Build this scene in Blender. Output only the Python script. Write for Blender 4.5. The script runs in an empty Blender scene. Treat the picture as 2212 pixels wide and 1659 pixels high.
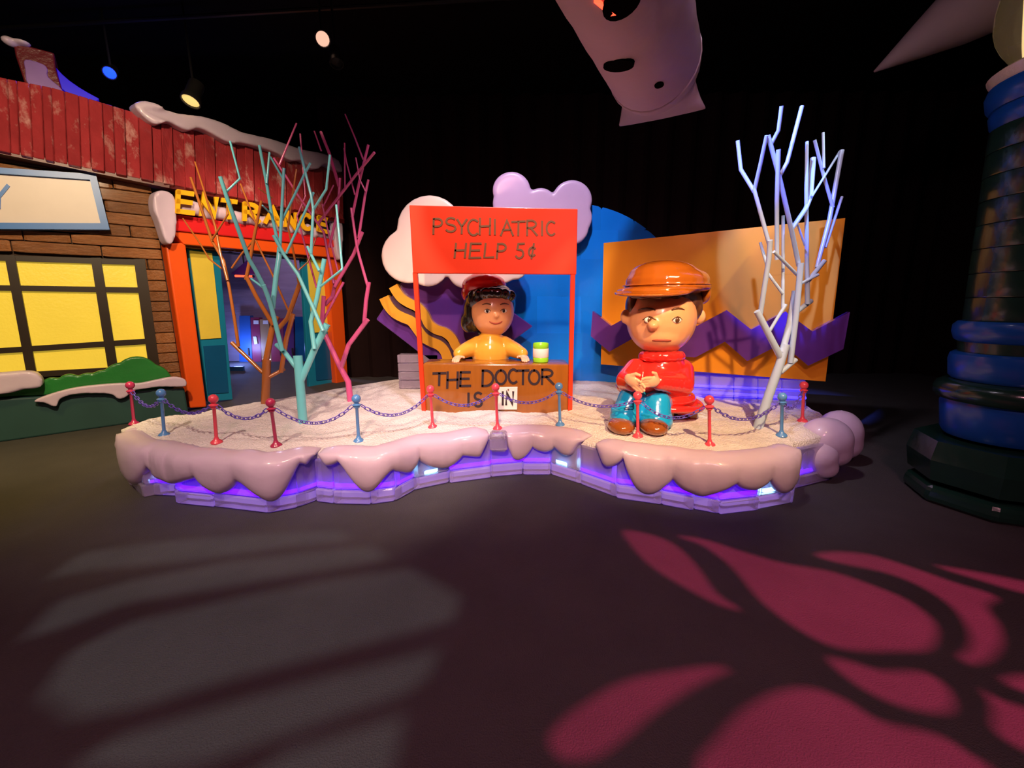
import bpy, bmesh, math, random
from mathutils import Vector, Matrix, Euler, noise
random.seed(7)
PI = math.pi
scene = bpy.context.scene
COL = scene.collection
# ------------------------------------------------------------------ camera
F = 900.0
CAMZ = 1.5
cam_d = bpy.data.cameras.new('camera'); cam = bpy.data.objects.new('camera', cam_d); COL.objects.link(cam)
cam_d.sensor_width = 36.0; cam_d.lens = F/2212*36.0; cam_d.clip_start = .02
cam.location = (0, 0, CAMZ)
CM = Matrix.Rotation(math.radians(90-10.84), 3, 'X') @ Matrix.Rotation(math.radians(-.4), 3, 'Z')
cam.rotation_euler = CM.to_euler()
scene.camera = cam
# ------------------------------------------------------------------ world, view
w = bpy.data.worlds.new('dark_hall'); scene.world = w; w.use_nodes = True
w.node_tree.nodes['Background'].inputs[0].default_value = (1.0, .42, .40, 1)
w.node_tree.nodes['Background'].inputs[1].default_value = .006
vs = scene.view_settings
vs.view_transform = 'Standard'; vs.look = 'None'; vs.gamma = 1; vs.use_curve_mapping = False
vs.exposure = 0.0
# ------------------------------------------------------------------ stage lights (all hang from the ceiling grid)
def light(name, kind, loc, target, col, power, size=.15, angle=60, blend=.6):
    d = bpy.data.lights.new(name, kind); o = bpy.data.objects.new(name, d); COL.objects.link(o)
    o.location = loc
    o.rotation_euler = (Vector(target)-Vector(loc)).to_track_quat('-Z', 'Y').to_euler()
    d.color = col; d.energy = power
    if kind == 'SPOT':
        d.spot_size = math.radians(angle); d.spot_blend = blend; d.shadow_soft_size = size
    elif kind == 'AREA':
        d.shape = 'DISK'; d.size = size
    else:
        d.shadow_soft_size = size
    return o
light('stage_key', 'SPOT', (-.5, -2.2, 4.5), (-.15, 4.2, 1.1), (1, .62, .38), 1350, .10, 34, .6)
light('stage_top', 'SPOT', (-.3, 1.2, 5.0), (-.1, 4.1, .6), (1, .72, .52), 560, .10, 62, .8)
light('stage_right_key', 'SPOT', (1.6, -.4, 4.6), (1.45, 3.75, .75), (1, .64, .30), 1650, .07, 28, .7)
light('stage_left_key', 'SPOT', (-2.4, .2, 4.8), (-2.1, 3.8, .6), (1, .72, .54), 620, .10, 46, .8)
light('backdrop_key', 'SPOT', (.2, 2.2, 5.0), (.9, 5.0, 1.3), (.88, .76, .92), 520, .12, 84, .8)
light('tree_spot', 'SPOT', (3.9, 2.2, 5.1), (2.62, 3.6, 2.45), (.84, .94, 1.0), 420, .03, 20, .4)
light('tree_blue', 'SPOT', (.2, 1.6, 4.8), (1.98, 3.56, 2.62), (.07, .13, 1.0), 4200, .03, 15, .5)
light('facade_key', 'SPOT', (-2.0, 1.6, 4.2), (-5.2, 5.4, 1.9), (1, .74, .46), 1000, .12, 76, .7)
light('door_key', 'SPOT', (-1.7, 4.0, 4.6), (-4.0, 7.2, 1.6), (1, .70, .48), 480, .10, 50, .7)
light('front_wash', 'SPOT', (0, -2.6, 4.8), (0, 3.0, .2), (1, .42, .52), 620, .4, 84, .9)
light('duct_wash', 'SPOT', (.5, 1.2, 4.2), (1.5, 3.4, 3.4), (.90, .64, .78), 125, .2, 80, .9)
light('floor_amber', 'SPOT', (-4.2, 2.0, 4.9), (-4.8, 3.4, 0), (1, .74, .16), 520, .3, 50, 1.0)

# ------------------------------------------------------------------ pixel rays -> points at a real depth
def ray(u, v):
    return CM @ Vector(((u-1106)/F, -(v-829.5)/F, -1.0))
CAM = Vector((0, 0, CAMZ))
def Pz(u, v, z=0.0):
    d = ray(u, v); return CAM + d*((z-CAMZ)/d.z)
def Py(u, v, y):
    d = ray(u, v); return CAM + d*(y/d.y)
def Pl(u, v, p, n):
    d = ray(u, v); return CAM + d*((Vector(p)-CAM).dot(n)/d.dot(n))
def zat(u, v, g):
    d = ray(u, v); s = math.hypot(g.x, g.y)/math.hypot(d.x, d.y); return CAMZ + s*d.z
# ------------------------------------------------------------------ materials
MATS = {}
def mat(name, col, rough=.45, var=.12, scale=6, bump=0, bscale=40, coat=0, sss=0, trans=0, emit=0, ecol=None, ior=1.45, metal=0, stretch=(1, 1, 1), rnd=0, alpha=1, spec=.5, frost_sheen=None):
    if name in MATS: return MATS[name]
    m = bpy.data.materials.new(name); m.use_nodes = True; MATS[name] = m
    nt = m.node_tree; b = nt.nodes['Principled BSDF']
    tc = nt.nodes.new('ShaderNodeTexCoord'); mp = nt.nodes.new('ShaderNodeMapping'); mp.inputs['Scale'].default_value = stretch
    nt.links.new(tc.outputs['Object'], mp.inputs['Vector'])
    n = nt.nodes.new('ShaderNodeTexNoise'); n.inputs['Scale'].default_value = scale; n.inputs['Detail'].default_value = 4
    nt.links.new(mp.outputs[0], n.inputs['Vector'])
    mx = nt.nodes.new('ShaderNodeMix'); mx.data_type = 'RGBA'
    mx.inputs[6].default_value = (*[max(0, c*(1-var)) for c in col], 1)
    mx.inputs[7].default_value = (*[min(1, c*(1+var)) for c in col], 1)
    nt.links.new(n.outputs['Fac'], mx.inputs[0])
    out = mx.outputs[2]
    if frost_sheen:  # frosted patches by noise; on the roof also whitish highlights put into the colour
        n3 = nt.nodes.new('ShaderNodeTexNoise'); n3.inputs['Scale'].default_value = frost_sheen[2]; n3.inputs['Detail'].default_value = 6; n3.inputs['Roughness'].default_value = .7
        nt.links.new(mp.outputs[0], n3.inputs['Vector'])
        cr = nt.nodes.new('ShaderNodeMapRange'); cr.inputs[1].default_value = .54; cr.inputs[2].default_value = .74; cr.inputs[3].default_value = 0; cr.inputs[4].default_value = frost_sheen[1]
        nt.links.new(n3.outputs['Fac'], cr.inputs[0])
        m3 = nt.nodes.new('ShaderNodeMix'); m3.data_type = 'RGBA'; m3.inputs[7].default_value = (*frost_sheen[0], 1)
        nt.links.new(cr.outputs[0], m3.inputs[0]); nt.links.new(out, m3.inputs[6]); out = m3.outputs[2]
    if rnd:
        oi = nt.nodes.new('ShaderNodeObjectInfo'); hs = nt.nodes.new('ShaderNodeHueSaturation')
        mr = nt.nodes.new('ShaderNodeMapRange'); mr.inputs[3].default_value = 1-rnd; mr.inputs[4].default_value = 1+rnd
        nt.links.new(oi.outputs['Random'], mr.inputs[0]); nt.links.new(mr.outputs[0], hs.inputs['Value'])
        nt.links.new(out, hs.inputs['Color']); out = hs.outputs[0]
    nt.links.new(out, b.inputs['Base Color'])
    b.inputs['Roughness'].default_value = rough; b.inputs['Coat Weight'].default_value = coat
    b.inputs['Coat Roughness'].default_value = .12
    b.inputs['Metallic'].default_value = metal; b.inputs['IOR'].default_value = ior
    b.inputs['Specular IOR Level'].default_value = spec
    if sss:
        b.inputs['Subsurface Weight'].default_value = sss; b.inputs['Subsurface Radius'].default_value = (.06, .05, .06)
        b.inputs['Subsurface Scale'].default_value = 1
    if trans: b.inputs['Transmission Weight'].default_value = trans
    if emit:
        b.inputs['Emission Strength'].default_value = emit
        b.inputs['Emission Color'].default_value = (*(ecol or col), 1)
    if bump:
        n2 = nt.nodes.new('ShaderNodeTexNoise'); n2.inputs['Scale'].default_value = bscale; n2.inputs['Detail'].default_value = 5
        nt.links.new(mp.outputs[0], n2.inputs['Vector'])
        bp = nt.nodes.new('ShaderNodeBump'); bp.inputs['Strength'].default_value = bump; bp.inputs['Distance'].default_value = .03 if name == 'granular_snow' else .02
        nt.links.new(n2.outputs['Fac'], bp.inputs['Height']); nt.links.new(bp.outputs[0], b.inputs['Normal'])
    return m
M_floor = mat('floor_coating', (.062, .056, .057), .72, .25, 3, .6, 150)
M_black = mat('black_drape', (.020, .010, .010), .95, .2, 3, spec=.05)
M_ceil = mat('black_ceiling', (.008, .006, .006), .9, .3, 5, .3, 12, spec=.1)
M_snow = mat('granular_snow', (.86, .82, .83), .75, .08, 60, .8, 75)
M_drip = mat('frosted_snow_ice', (.64, .52, .68), .40, .08, 4, .16, 9, coat=.2, sss=.35)
M_ice = mat('clear_ice', (.80, .72, .95), .20, .06, 4, .45, 8, coat=.3, trans=.75, ior=1.2)
M_core = mat('frosted_core', (.45, .36, .58), .6, .25, 5)
M_ledp = mat('led_purple', (.10, .0, .3), .5, 0, emit=3.6, ecol=(.12, .004, 1.0))
M_ledc = mat('led_cyan', (.2, .5, .6), .5, 0, emit=4.0, ecol=(.35, .78, 1.0))
M_lowglow = mat('added_violet_glow', (.1, .05, .3), .5, 0, emit=.55, ecol=(.46, .26, .95))  # weak glow added for the lower ice course
M_ledb = mat('led_blue', (.0, .0, .3), .5, 0, emit=6.0, ecol=(.03, .02, 1.0))
M_bred = mat('booth_red', (.93, .046, .012), .35, .05, 5, coat=.2)
M_wood = mat('desk_brown_ice', (.31, .105, .015), .18, .24, 5, .05, 6, coat=.6, stretch=(4, 4, .6))
M_ink = mat('engraved_ink', (.028, .016, .022), .5, .2)
M_inkg = mat('engraved_olive', (.22, .085, .03), .5, .2)
M_card = mat('white_card', (.82, .78, .70), .4, .03)
M_white = mat('white_cloud_ice', (.86, .72, .66), .35, .05, 3, .05, 10, coat=.15, sss=.25)
M_lilac = mat('lilac_cloud_ice', (.66, .46, .74), .35, .05, 3, .05, 10, coat=.15, sss=.25)
M_disc = mat('blue_ice', (.006, .21, .95), .22, .25, 1.6, .05, 5, coat=.5, rnd=.10)
M_purp = mat('purple_ice', (.115, .035, .26), .22, .2, 3, .12, 9, coat=.5)
M_yel = mat('yellow_ice', (.72, .36, .035), .25, .08, 3, coat=.4)
M_dark = mat('dark_gap_ice', (.07, .035, .07), .3, .1)
M_pan = mat('orange_panel_ice', (.76, .29, .018), .25, .16, 1.2, .04, 6, coat=.35)
M_skin = mat('peach_ice', (.86, .42, .20), .28, .06, 4, .03, 9, coat=.22, sss=.12)
M_hand = mat('pale_peach_ice', (.90, .50, .30), .28, .05, 4, coat=.5)
M_cap = mat('orange_brown_ice', (.40, .105, .010), .14, .14, 6, .06, 9, coat=.9)
M_coat = mat('red_ice', (.74, .030, .025), .16, .1, 5, .04, 8, coat=.9)
M_trou = mat('sky_blue_ice', (.012, .40, .86), .16, .14, 4, .04, 8, coat=.8)
M_shoe = mat('brown_shoe_ice', (.30, .085, .015), .2, .15, 6, .05, 9, coat=.7)
M_top = mat('mustard_ice', (.80, .42, .05), .2, .1, 4, .05, 9, coat=.7)
M_hair = mat('black_hair_ice', (.018, .014, .012), .14, .2, 5, .05, 10, coat=.8)
M_hairb = mat('brown_hair_ice', (.12, .045, .018), .3, .2, 9, .1, 14, coat=.4)
M_eyew = mat('eye_white', (.86, .80, .72), .3, .02)
M_lip = mat('lip_line', (.42, .085, .055), .4, .05)
M_green = mat('lime_green', (.30, .72, .03), .3, .06, coat=.4)
M_brick = mat('brown_ice_brick', (.26, .100, .032), .24, .42, 7, .8, 13, coat=.35, rnd=.30, frost_sheen=((.46, .32, .18), .42, 2.2))
M_mort = mat('dark_mortar', (.045, .022, .012), .8, .3)
M_roof = mat('red_ice_board', (.33, .034, .042), .2, .38, 6, .9, 12, coat=.6, rnd=.16, stretch=(1, 1, .45), frost_sheen=((.66, .42, .40), .85, 4))
M_rooft = mat('dark_red_edge', (.10, .008, .010), .4, .2)
M_pane = mat('lit_yellow_pane', (.80, .62, .06), .35, .12, 3, .2, 30, emit=.42, ecol=(.95, .66, .06))
M_pane2 = mat('yellow_door_pane', (.66, .50, .06), .35, .12, 3, .2, 30, emit=.10, ecol=(.95, .66, .06))
M_bar = mat('black_brown_bar', (.030, .018, .010), .4, .2)
M_orange = mat('orange_frame', (.86, .105, .012), .3, .07, 3, coat=.2)
M_blue = mat('teal_blue_door', (.01, .20, .36), .3, .12, 3, coat=.3)
M_blued = mat('deep_blue_panel', (.006, .085, .22), .3, .15, 3, coat=.3)
M_redb = mat('red_sign_band', (.70, .020, .025), .25, .08, 3, coat=.3)
M_gold = mat('yellow_letter', (.90, .48, .012), .35, .04)
M_signw = mat('white_sign', (.76, .66, .58), .4, .05)
M_signb = mat('blue_sign_frame', (.045, .20, .60), .35, .06)
M_bush = mat('green_ice', (.02, .20, .035), .35, .3, 3, .2, 16, coat=.2)
M_plin = mat('dark_teal_plinth', (.018, .065, .062), .6, .25, 3)
M_cyan = mat('cyan_paint', (.16, .60, .66), .25, .04, 4, coat=.4)
M_brn = mat('copper_brown_paint', (.36, .115, .026), .25, .2, 4, coat=.5)
M_mag = mat('magenta_paint', (.60, .10, .28), .3, .08, 4, coat=.3)
M_grey = mat('pale_blue_grey_paint', (.46, .60, .80), .3, .04, 4, coat=.3)
M_pink = mat('pink_post', (.80, .075, .12), .28, .06, coat=.3)
M_pinkdim = mat('dim_lit_pink_post', (.42, .03, .10), .28, .06, coat=.3)  # pink post colour again, with dimmer light put into it
M_pblu = mat('blue_post', (.09, .27, .62), .28, .06, coat=.3)
M_chain = mat('violet_chain', (.13, .09, .55), .35, .08, coat=.2)
M_col = mat('dark_green_ice', (.008, .036, .024), .25, .35, 5, .35, 7, coat=.5)
M_ring = mat('blue_ring_ice', (.006, .075, .34), .3, .1, 4, coat=.3)
M_globe = mat('globe_glass', (.9, .85, .7), .06, .02, trans=.92, ior=1.2)
M_glow = mat('lamp_glow', (.9, .7, .35), .5, .05, emit=1.0, ecol=(1, .72, .34))
M_frost = mat('ivory_collar', (.72, .62, .46), .3, .1, 8, .3, 20, coat=.4)
M_duct = mat('grey_fabric_duct', (.46, .36, .40), .7, .1, 2.5, .25, 7)
M_hole = mat('duct_opening', (.004, .003, .003), .9, 0, spec=0)
M_fix = mat('black_fixture', (.012, .011, .011), .4, .2)
M_lens = mat('warm_lens', (.9, .6, .3), .3, 0, emit=.95, ecol=(1, .58, .42))
M_lens2 = mat('dim_warm_lens', (.7, .5, .2), .3, 0, emit=.9, ecol=(1, .70, .22))
M_lblue = mat('blue_lens', (.0, .1, .6), .3, 0, emit=3.0, ecol=(.01, .04, 1))
M_corr = mat('purple_grey_wall', (.32, .25, .32), .5, .35, 3, .4, 12, stretch=(.4, .4, 3))
M_mar = mat('maroon_locker', (.26, .03, .07), .4, .1)
M_lblu = mat('blue_locker', (.03, .12, .36), .4, .1)
M_tan = mat('tan_locker', (.42, .24, .10), .4, .1)
M_pur = mat('dark_purple_locker', (.07, .02, .13), .4, .1)
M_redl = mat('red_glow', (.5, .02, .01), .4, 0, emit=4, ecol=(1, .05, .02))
# ------------------------------------------------------------------ object helpers
def origin(o):
    v = Vector((0, 0, 0))
    while o is not None:
        v += o.location; o = o.parent
    return v
def tag(o, label=None, cat=None, group=None, kind=None):
    if label: o['label'] = label
    if cat: o['category'] = cat
    if group: o['group'] = group
    if kind: o['kind'] = kind
    return o
def thing(name, label, cat, loc=(0, 0, 0), group=None):
    o = bpy.data.objects.new(name, None); COL.objects.link(o); o.location = loc; o.empty_display_size = .1
    return tag(o, label, cat, group)
def struct(name, g, m, loc=None, label=None):
    o = obj(name, g, m, None, False, loc); o['kind'] = 'structure'
    if label: o['label'] = label
    return o
def obj(name, g, m, parent=None, smooth=False, loc=None):
    """g = (verts, faces) in world space; becomes one mesh object under parent"""
    vs_, fs = g
    off = origin(parent)
    if loc is not None: off = off + Vector(loc)
    me = bpy.data.meshes.new(name)
    me.from_pydata([tuple(Vector(v)-off) for v in vs_], [], fs)
    bm = bmesh.new(); bm.from_mesh(me); bmesh.ops.recalc_face_normals(bm, faces=bm.faces); bm.to_mesh(me); bm.free()
    if smooth:
        me.polygons.foreach_set('use_smooth', [True]*len(me.polygons))
        if smooth != 2:
            try: me.set_sharp_from_angle(angle=math.radians(40))
            except Exception: pass
    me.materials.append(m)
    o = bpy.data.objects.new(name, me); COL.objects.link(o)
    if parent is not None: o.parent = parent
    if loc is not None: o.location = loc
    return o
def merge(*gs):
    V = []; Fc = []
    for v, f in gs:
        k = len(V); V += list(v); Fc += [tuple(i+k for i in q) for q in f]
    return V, Fc
def prism(front, back):
    n = len(front)
    return list(front)+list(back), [tuple(range(n)), tuple(range(2*n-1, n-1, -1))] + [(i, i+n, (i+1) % n+n, (i+1) % n) for i in range(n)]
def bev(g, width, seg=2):
    me = bpy.data.meshes.new('tmp'); me.from_pydata([tuple(v) for v in g[0]], [], g[1])
    bm = bmesh.new(); bm.from_mesh(me)
    bmesh.ops.recalc_face_normals(bm, faces=bm.faces)
    bmesh.ops.bevel(bm, geom=list(bm.edges), offset=width, segments=seg, profile=.5, affect='EDGES', clamp_overlap=True)
    bm.verts.index_update()
    r = ([v.co.copy() for v in bm.verts], [tuple(v.index for v in f.verts) for f in bm.faces])
    bm.free(); bpy.data.meshes.remove(me)
    return r
def box(c, s, R=None):
    c = Vector(c); V = []
    for i in (-1, 1):
        for j in (-1, 1):
            for k in (-1, 1):
                p = Vector((i*s[0]/2, j*s[1]/2, k*s[2]/2))
                V.append(c + (R @ p if R else p))
    return V, [(0, 1, 3, 2), (4, 6, 7, 5), (0, 4, 5, 1), (2, 3, 7, 6), (0, 2, 6, 4), (1, 5, 7, 3)]
def tube(pts, rad, seg=10, cap=True, flat=None):
    pts = [Vector(p) for p in pts]; n = len(pts)
    if not isinstance(rad, (list, tuple)): rad = [rad]*n
    V = []; Fc = []
    prev = None
    for i, p in enumerate(pts):
        if i == 0: t = pts[1]-pts[0]
        elif i == n-1: t = pts[-1]-pts[-2]
        else: t = (pts[i+1]-pts[i]).normalized()+(pts[i]-pts[i-1]).normalized()
        t.normalize()
        if prev is None:
            a = Vector((0, 1, 0)) if abs(t.y) < .9 else Vector((1, 0, 0))
            x = t.cross(a).normalized()
        else:
            x = (prev - t*prev.dot(t)).normalized()
        prev = x; y = t.cross(x)
        for k in range(seg):
            a = 2*PI*k/seg
            V.append(p + x*(math.cos(a)*rad[i]) + y*(math.sin(a)*rad[i]))
    for i in range(n-1):
        for k in range(seg):
            a = i*seg+k; b = i*seg+(k+1) % seg
            Fc.append((a, b, b+seg, a+seg))
    if cap:
        Fc.append(tuple(range(seg-1, -1, -1))); Fc.append(tuple(range((n-1)*seg, n*seg)))
    return V, Fc
def lathe(prof, c, seg=20, axis=None):
    """prof [(r,z)] about vertical axis through c"""
    c = Vector(c); V = []; Fc = []
    R = Vector((0, 0, 1)).rotation_difference(Vector(axis)).to_matrix() if axis else Matrix.Identity(3)
    for r, z in prof:
        for k in range(seg):
            a = 2*PI*k/seg
            V.append(c + R @ Vector((r*math.cos(a), r*math.sin(a), z)))
    n = len(prof)
    for i in range(n-1):
        for k in range(seg):
            a = i*seg+k; b = i*seg+(k+1) % seg
            Fc.append((a, b, b+seg, a+seg))
    Fc.append(tuple(range(seg-1, -1, -1))); Fc.append(tuple(range((n-1)*seg, n*seg)))
    return V, Fc
def ell(c, r, seg=16, rings=10, R=None):
    c = Vector(c); V = []; Fc = []
    for i in range(rings+1):
        th = PI*i/rings
        for k in range(seg):
            a = 2*PI*k/seg
            p = Vector((r[0]*math.sin(th)*math.cos(a), r[1]*math.sin(th)*math.sin(a), r[2]*math.cos(th)))
            V.append(c+(R @ p if R else p))
    for i in range(rings):
        for k in range(seg):
            a = i*seg+k; b = i*seg+(k+1) % seg
            Fc.append((a, a+seg, b+seg, b))
    return V, Fc
def remesh(g, voxel, it=6):
    me = bpy.data.meshes.new('tmp'); me.from_pydata([tuple(v) for v in g[0]], [], g[1])
    bm = bmesh.new(); bm.from_mesh(me); bmesh.ops.remove_doubles(bm, verts=bm.verts, dist=1e-5)
    bmesh.ops.recalc_face_normals(bm, faces=bm.faces); bm.to_mesh(me); bm.free()
    o = bpy.data.objects.new('tmp', me); COL.objects.link(o)
    r = o.modifiers.new('r', 'REMESH'); r.mode = 'VOXEL'; r.voxel_size = voxel
    s = o.modifiers.new('s', 'SMOOTH'); s.factor = .5; s.iterations = it
    dg = bpy.context.evaluated_depsgraph_get(); ev = o.evaluated_get(dg); m2 = ev.to_mesh()
    out = ([v.co.copy() for v in m2.vertices], [tuple(p.vertices) for p in m2.polygons])
    ev.to_mesh_clear(); bpy.data.objects.remove(o); bpy.data.meshes.remove(me)
    return out
def slab(px, unp, n, th):
    """px pixel outline; unp(u,v)->point on the front plane; slab goes back by th along -n"""
    fr = [unp(*p) for p in px]; n = Vector(n).normalized()
    return prism(fr, [p-n*th for p in fr])
def smooth_loop(pts, k=4):
    out = []; n = len(pts)
    for i in range(n):
        p0, p1, p2, p3 = [Vector(pts[(i+j-1) % n]) for j in range(4)]
        for s in range(k):
            t = s/k
            out.append(tuple(.5*((2*p1)+(-p0+p2)*t+(2*p0-5*p1+4*p2-p3)*t*t+(-p0+3*p1-3*p2+p3)*t**3)))
    return out
def smooth_line(pts, k=5):
    pts = [Vector(p) for p in pts]; out = []; n = len(pts)
    for i in range(n-1):
        p0 = pts[max(0, i-1)]; p1 = pts[i]; p2 = pts[i+1]; p3 = pts[min(n-1, i+2)]
        for s in range(k):
            t = s/k
            out.append(.5*((2*p1)+(-p0+p2)*t+(2*p0-5*p1+4*p2-p3)*t*t+(-p0+3*p1-3*p2+p3)*t**3))
    out.append(pts[-1]); return out
def lerp_list(L, x):
    if x <= L[0][0]: return L[0][1]
    for (a, b), (c, d) in zip(L, L[1:]):
        if x <= c: return b+(d-b)*(x-a)/(c-a)
    return L[-1][1]
# ================================================================== SETTING
struct('floor', box((0, 3.5, -.05), (22, 17, .1)), M_floor)
struct('ceiling', box((0, 3.5, 5.45), (22, 17, .1)), M_ceil)
struct('wall_right', box((8.6, 3.5, 2.7), (.1, 16.8, 5.4)), M_black)
def drape(x0, x1, y, z1, amp=.06):
    n = int((x1-x0)/.09); fr = []; V = []; Fc = []
    for i in range(n+1):
        x = x0+(x1-x0)*i/n; yy = y+amp*math.sin(i*1.25)+.03*noise.noise((x*3, 0, 0))
        V += [(x, yy, 0), (x, yy, z1), (x, yy+.05, 0), (x, yy+.05, z1)]
    for i in range(n):
        a = i*4; b = a+4
        Fc += [(a, b, b+1, a+1), (a+2, a+3, b+3, b+2), (a+1, b+1, b+3, a+3), (a, a+2, b+2, b)]
    Fc += [(0, 1, 3, 2), (n*4, n*4+2, n*4+3, n*4+1)]
    return V, Fc
struct('wall_back', drape(-3.66, 8.5, 8.75, 5.39), M_black)
struct('wall_far', box((-6, 11.95, 2.7), (9.5, .1, 5.4)), M_black)
# ---- facade: the window side (L) and the door side (D) meet at a slight angle
LP = Vector((-4.75, 5.95, 0)); LN = Vector((.9, -1, 0)).normalized(); LT = Vector((1, .9, 0)).normalized()
DP = Vector((-4.66, 6.13, 0)); DN = Vector((1.67, -1, 0)).normalized(); DT = Vector((1, 1.67, 0)).normalized()
def UL(off=0.0): return lambda u, v: Pl(u, v, LP+LN*off, LN)
def UD(off=0.0): return lambda u, v: Pl(u, v, DP+DN*off, DN)
def UF(off=0.0):
    def f(u, v):
        a = UL(off)(u, v); b = UD(off)(u, v)
        ka = (a-LP).dot(LT)
        return a if u < 366 else b
    return f
wl = struct('wall_left', prism([LP+LT*-3.2-LN*.05, LP+LT*-.02-LN*.05, LP+LT*-.02-LN*.05+Vector((0, 0, 3.25)), LP+LT*-3.2-LN*.05+Vector((0, 0, 3.25))],
            [LP+LT*-3.2-LN*.30, LP+LT*-.02-LN*.30, LP+LT*-.02-LN*.30+Vector((0, 0, 3.25)), LP+LT*-3.2-LN*.30+Vector((0, 0, 3.25))]), M_mort)
unit = None
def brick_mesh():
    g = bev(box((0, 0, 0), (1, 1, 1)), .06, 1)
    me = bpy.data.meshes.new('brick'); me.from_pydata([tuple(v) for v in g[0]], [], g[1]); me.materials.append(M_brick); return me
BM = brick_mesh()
def put_brick(P, T, N, s0, s1, z0, z1, parent, depth=.10):
    o = bpy.data.objects.new('brick', BM); COL.objects.link(o); o.parent = parent
    pr = random.uniform(-.018, .018)
    c = P+T*((s0+s1)/2)-N*(depth/2-pr-.02)+Vector((0, 0, (z0+z1)/2))
    o.location = c-origin(parent)
    o.rotation_euler = Matrix((T, -N, Vector((0, 0, 1)))).transposed().to_euler()
    o.scale = (s1-s0-.012, depth, z1-z0-.010)
def sz(P, T, p): return (p-P).dot(T), p.z
winc = [UL()(u, v) for u, v in ((-70, 560), (301, 567), (333, 800), (-60, 820))]
ws = [sz(LP, LT, p) for p in winc]; w_s1 = (ws[1][0]+ws[2][0])/2; w_z0 = ws[3][1]; w_z1 = min(ws[0][1], ws[1][1])
z = .3; row = 0
while z < 3.2:
    hh = random.uniform(.125, .155); z1 = min(z+hh, 3.25)
    s = -3.15+random.uniform(-.3, 0)
    while s < -.04:
        s1 = min(s+random.uniform(.38, .75), -.03)
        if -.03-s1 < .12: s1 = -.03
        if z1 > w_z0 and z < w_z1:
            if s < w_s1:
                if s1 > w_s1+.08: put_brick(LP, LT, LN, w_s1+.02, s1, z, z1, wl)
                s = s1; continue
        put_brick(LP, LT, LN, max(s, -3.15), s1, z, z1, wl); s = s1
    z = z1; row += 1
# wall over the door
dl = [UD()(u, v) for u, v in ((380, 470), (725, 520))]
dsz = [sz(DP, DT, p) for p in dl]
wd = struct('wall_door', prism([DP+DT*.02-DN*.1+Vector((0, 0, 2.32)), DP+DT*2.35-DN*.1+Vector((0, 0, 2.32)), DP+DT*2.35-DN*.1+Vector((0, 0, 3.25)), DP+DT*.02-DN*.1+Vector((0, 0, 3.25))],
            [DP+DT*.02-DN*.3+Vector((0, 0, 2.32)), DP+DT*2.35-DN*.3+Vector((0, 0, 2.32)), DP+DT*2.35-DN*.3+Vector((0, 0, 3.25)), DP+DT*.02-DN*.3+Vector((0, 0, 3.25))]), M_mort)
z = 2.32
while z < 3.2:
    z1 = z+.15; s = .02
    while s < 2.33:
        s1 = min(s+random.uniform(.38, .7), 2.34)
        if 2.34-s1 < .12: s1 = 2.34
        put_brick(DP, DT, DN, s, s1, z, z1, wd); s = s1
    z = z1
# ---- window
win = thing('window_1', None, None, winc[3]); win['kind'] = 'structure'; win['label'] = 'large yellow lit window with dark brown glazing bars in the brick wall'
U3 = UL(.03)
def bar(px, name='glazing_bar'):
    obj(name, slab(px, U3, LN, .10), M_bar, win)
Vt = [(-62, -30), (22, 69), (208, 245), (302, 334)]   # u at v=563 / v=808
def vu(i, v):
    a, b = Vt[i]; return a+(b-a)*(v-563)/245
Hl = [(557, 567), (622, 627), (758, 738), (813, 796)]  # v at u=0 / u=310
def hv(i, u):
    a, b = Hl[i]; return a+(b-a)*u/310
for i in range(4):
    wv = 11 if i < 3 else 12
    bar([(vu(i, hv(0, 100)-6)-wv, hv(0, vu(i, 560))-7), (vu(i, hv(0, 100)-6)+wv, hv(0, vu(i, 560))-7), (vu(i, 812)+wv, hv(3, vu(i, 812))+7), (vu(i, 812)-wv, hv(3, vu(i, 812))+7)])
for i in range(4):
    w2 = 6
    u0, u1 = vu(0, hv(i, 0))+4, vu(3, hv(i, 310))-4
    obj('glazing_bar', slab([(u0, hv(i, u0)-w2), (u1, hv(i, u1)-w2), (u1, hv(i, u1)+w2), (u0, hv(i, u0)+w2)], UL(.02), LN, .08), M_bar, win)
for i in range(3):
    for j in range(3):
        q = []
        for a, b in ((i, j), (i+1, j), (i+1, j+1), (i, j+1)):
            uu = vu(a, hv(b, 100)); q.append((vu(a, hv(b, uu)), hv(b, uu)))
        obj('pane', slab(q, UL(-.02), LN, .03), M_pane, win)
# ---- door
door = thing('door_1', None, None, UD()(440, 880)); door['kind'] = 'structure'; door['label'] = 'orange framed doorway with open blue doors and yellow panes'
def on_floor(p): return p
obj('jamb', bev(slab([(358, 526), (401, 524), (447, 879), (411, 882)], UD(.10), DN, .25), .02), M_orange, door)
obj('jamb', bev(slab([(704, 550), (735, 546), (753, 829), (727, 831)], UD(.04), DN, .25), .02), M_orange, door)
obj('lintel', bev(slab([(368, 496), (728, 532), (728, 557), (398, 528)], UD(.12), DN, .25), .015), M_orange, door)
dlf = obj('door_leaf', bev(slab([(402, 528), (473, 536), (503, 863), (449, 868)], UD(-.14), DN, .07), .008), M_blue, door)
obj('pane', slab([(410, 541), (458, 547), (478, 730), (434, 733)], UD(-.12), DN, .04), M_pane2, dlf)
obj('lower_panel', slab([(440, 748), (486, 745), (494, 848), (450, 851)], UD(-.125), DN, .03), M_blued, dlf)
drf = obj('door_leaf', bev(slab([(650, 548), (708, 553), (729, 829), (668, 838)], UD(-.10), DN, .07), .008), M_blue, door)
obj('pane', slab([(664, 560), (700, 563), (712, 716), (676, 719)], UD(-.08), DN, .04), M_pane2, drf)
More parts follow.
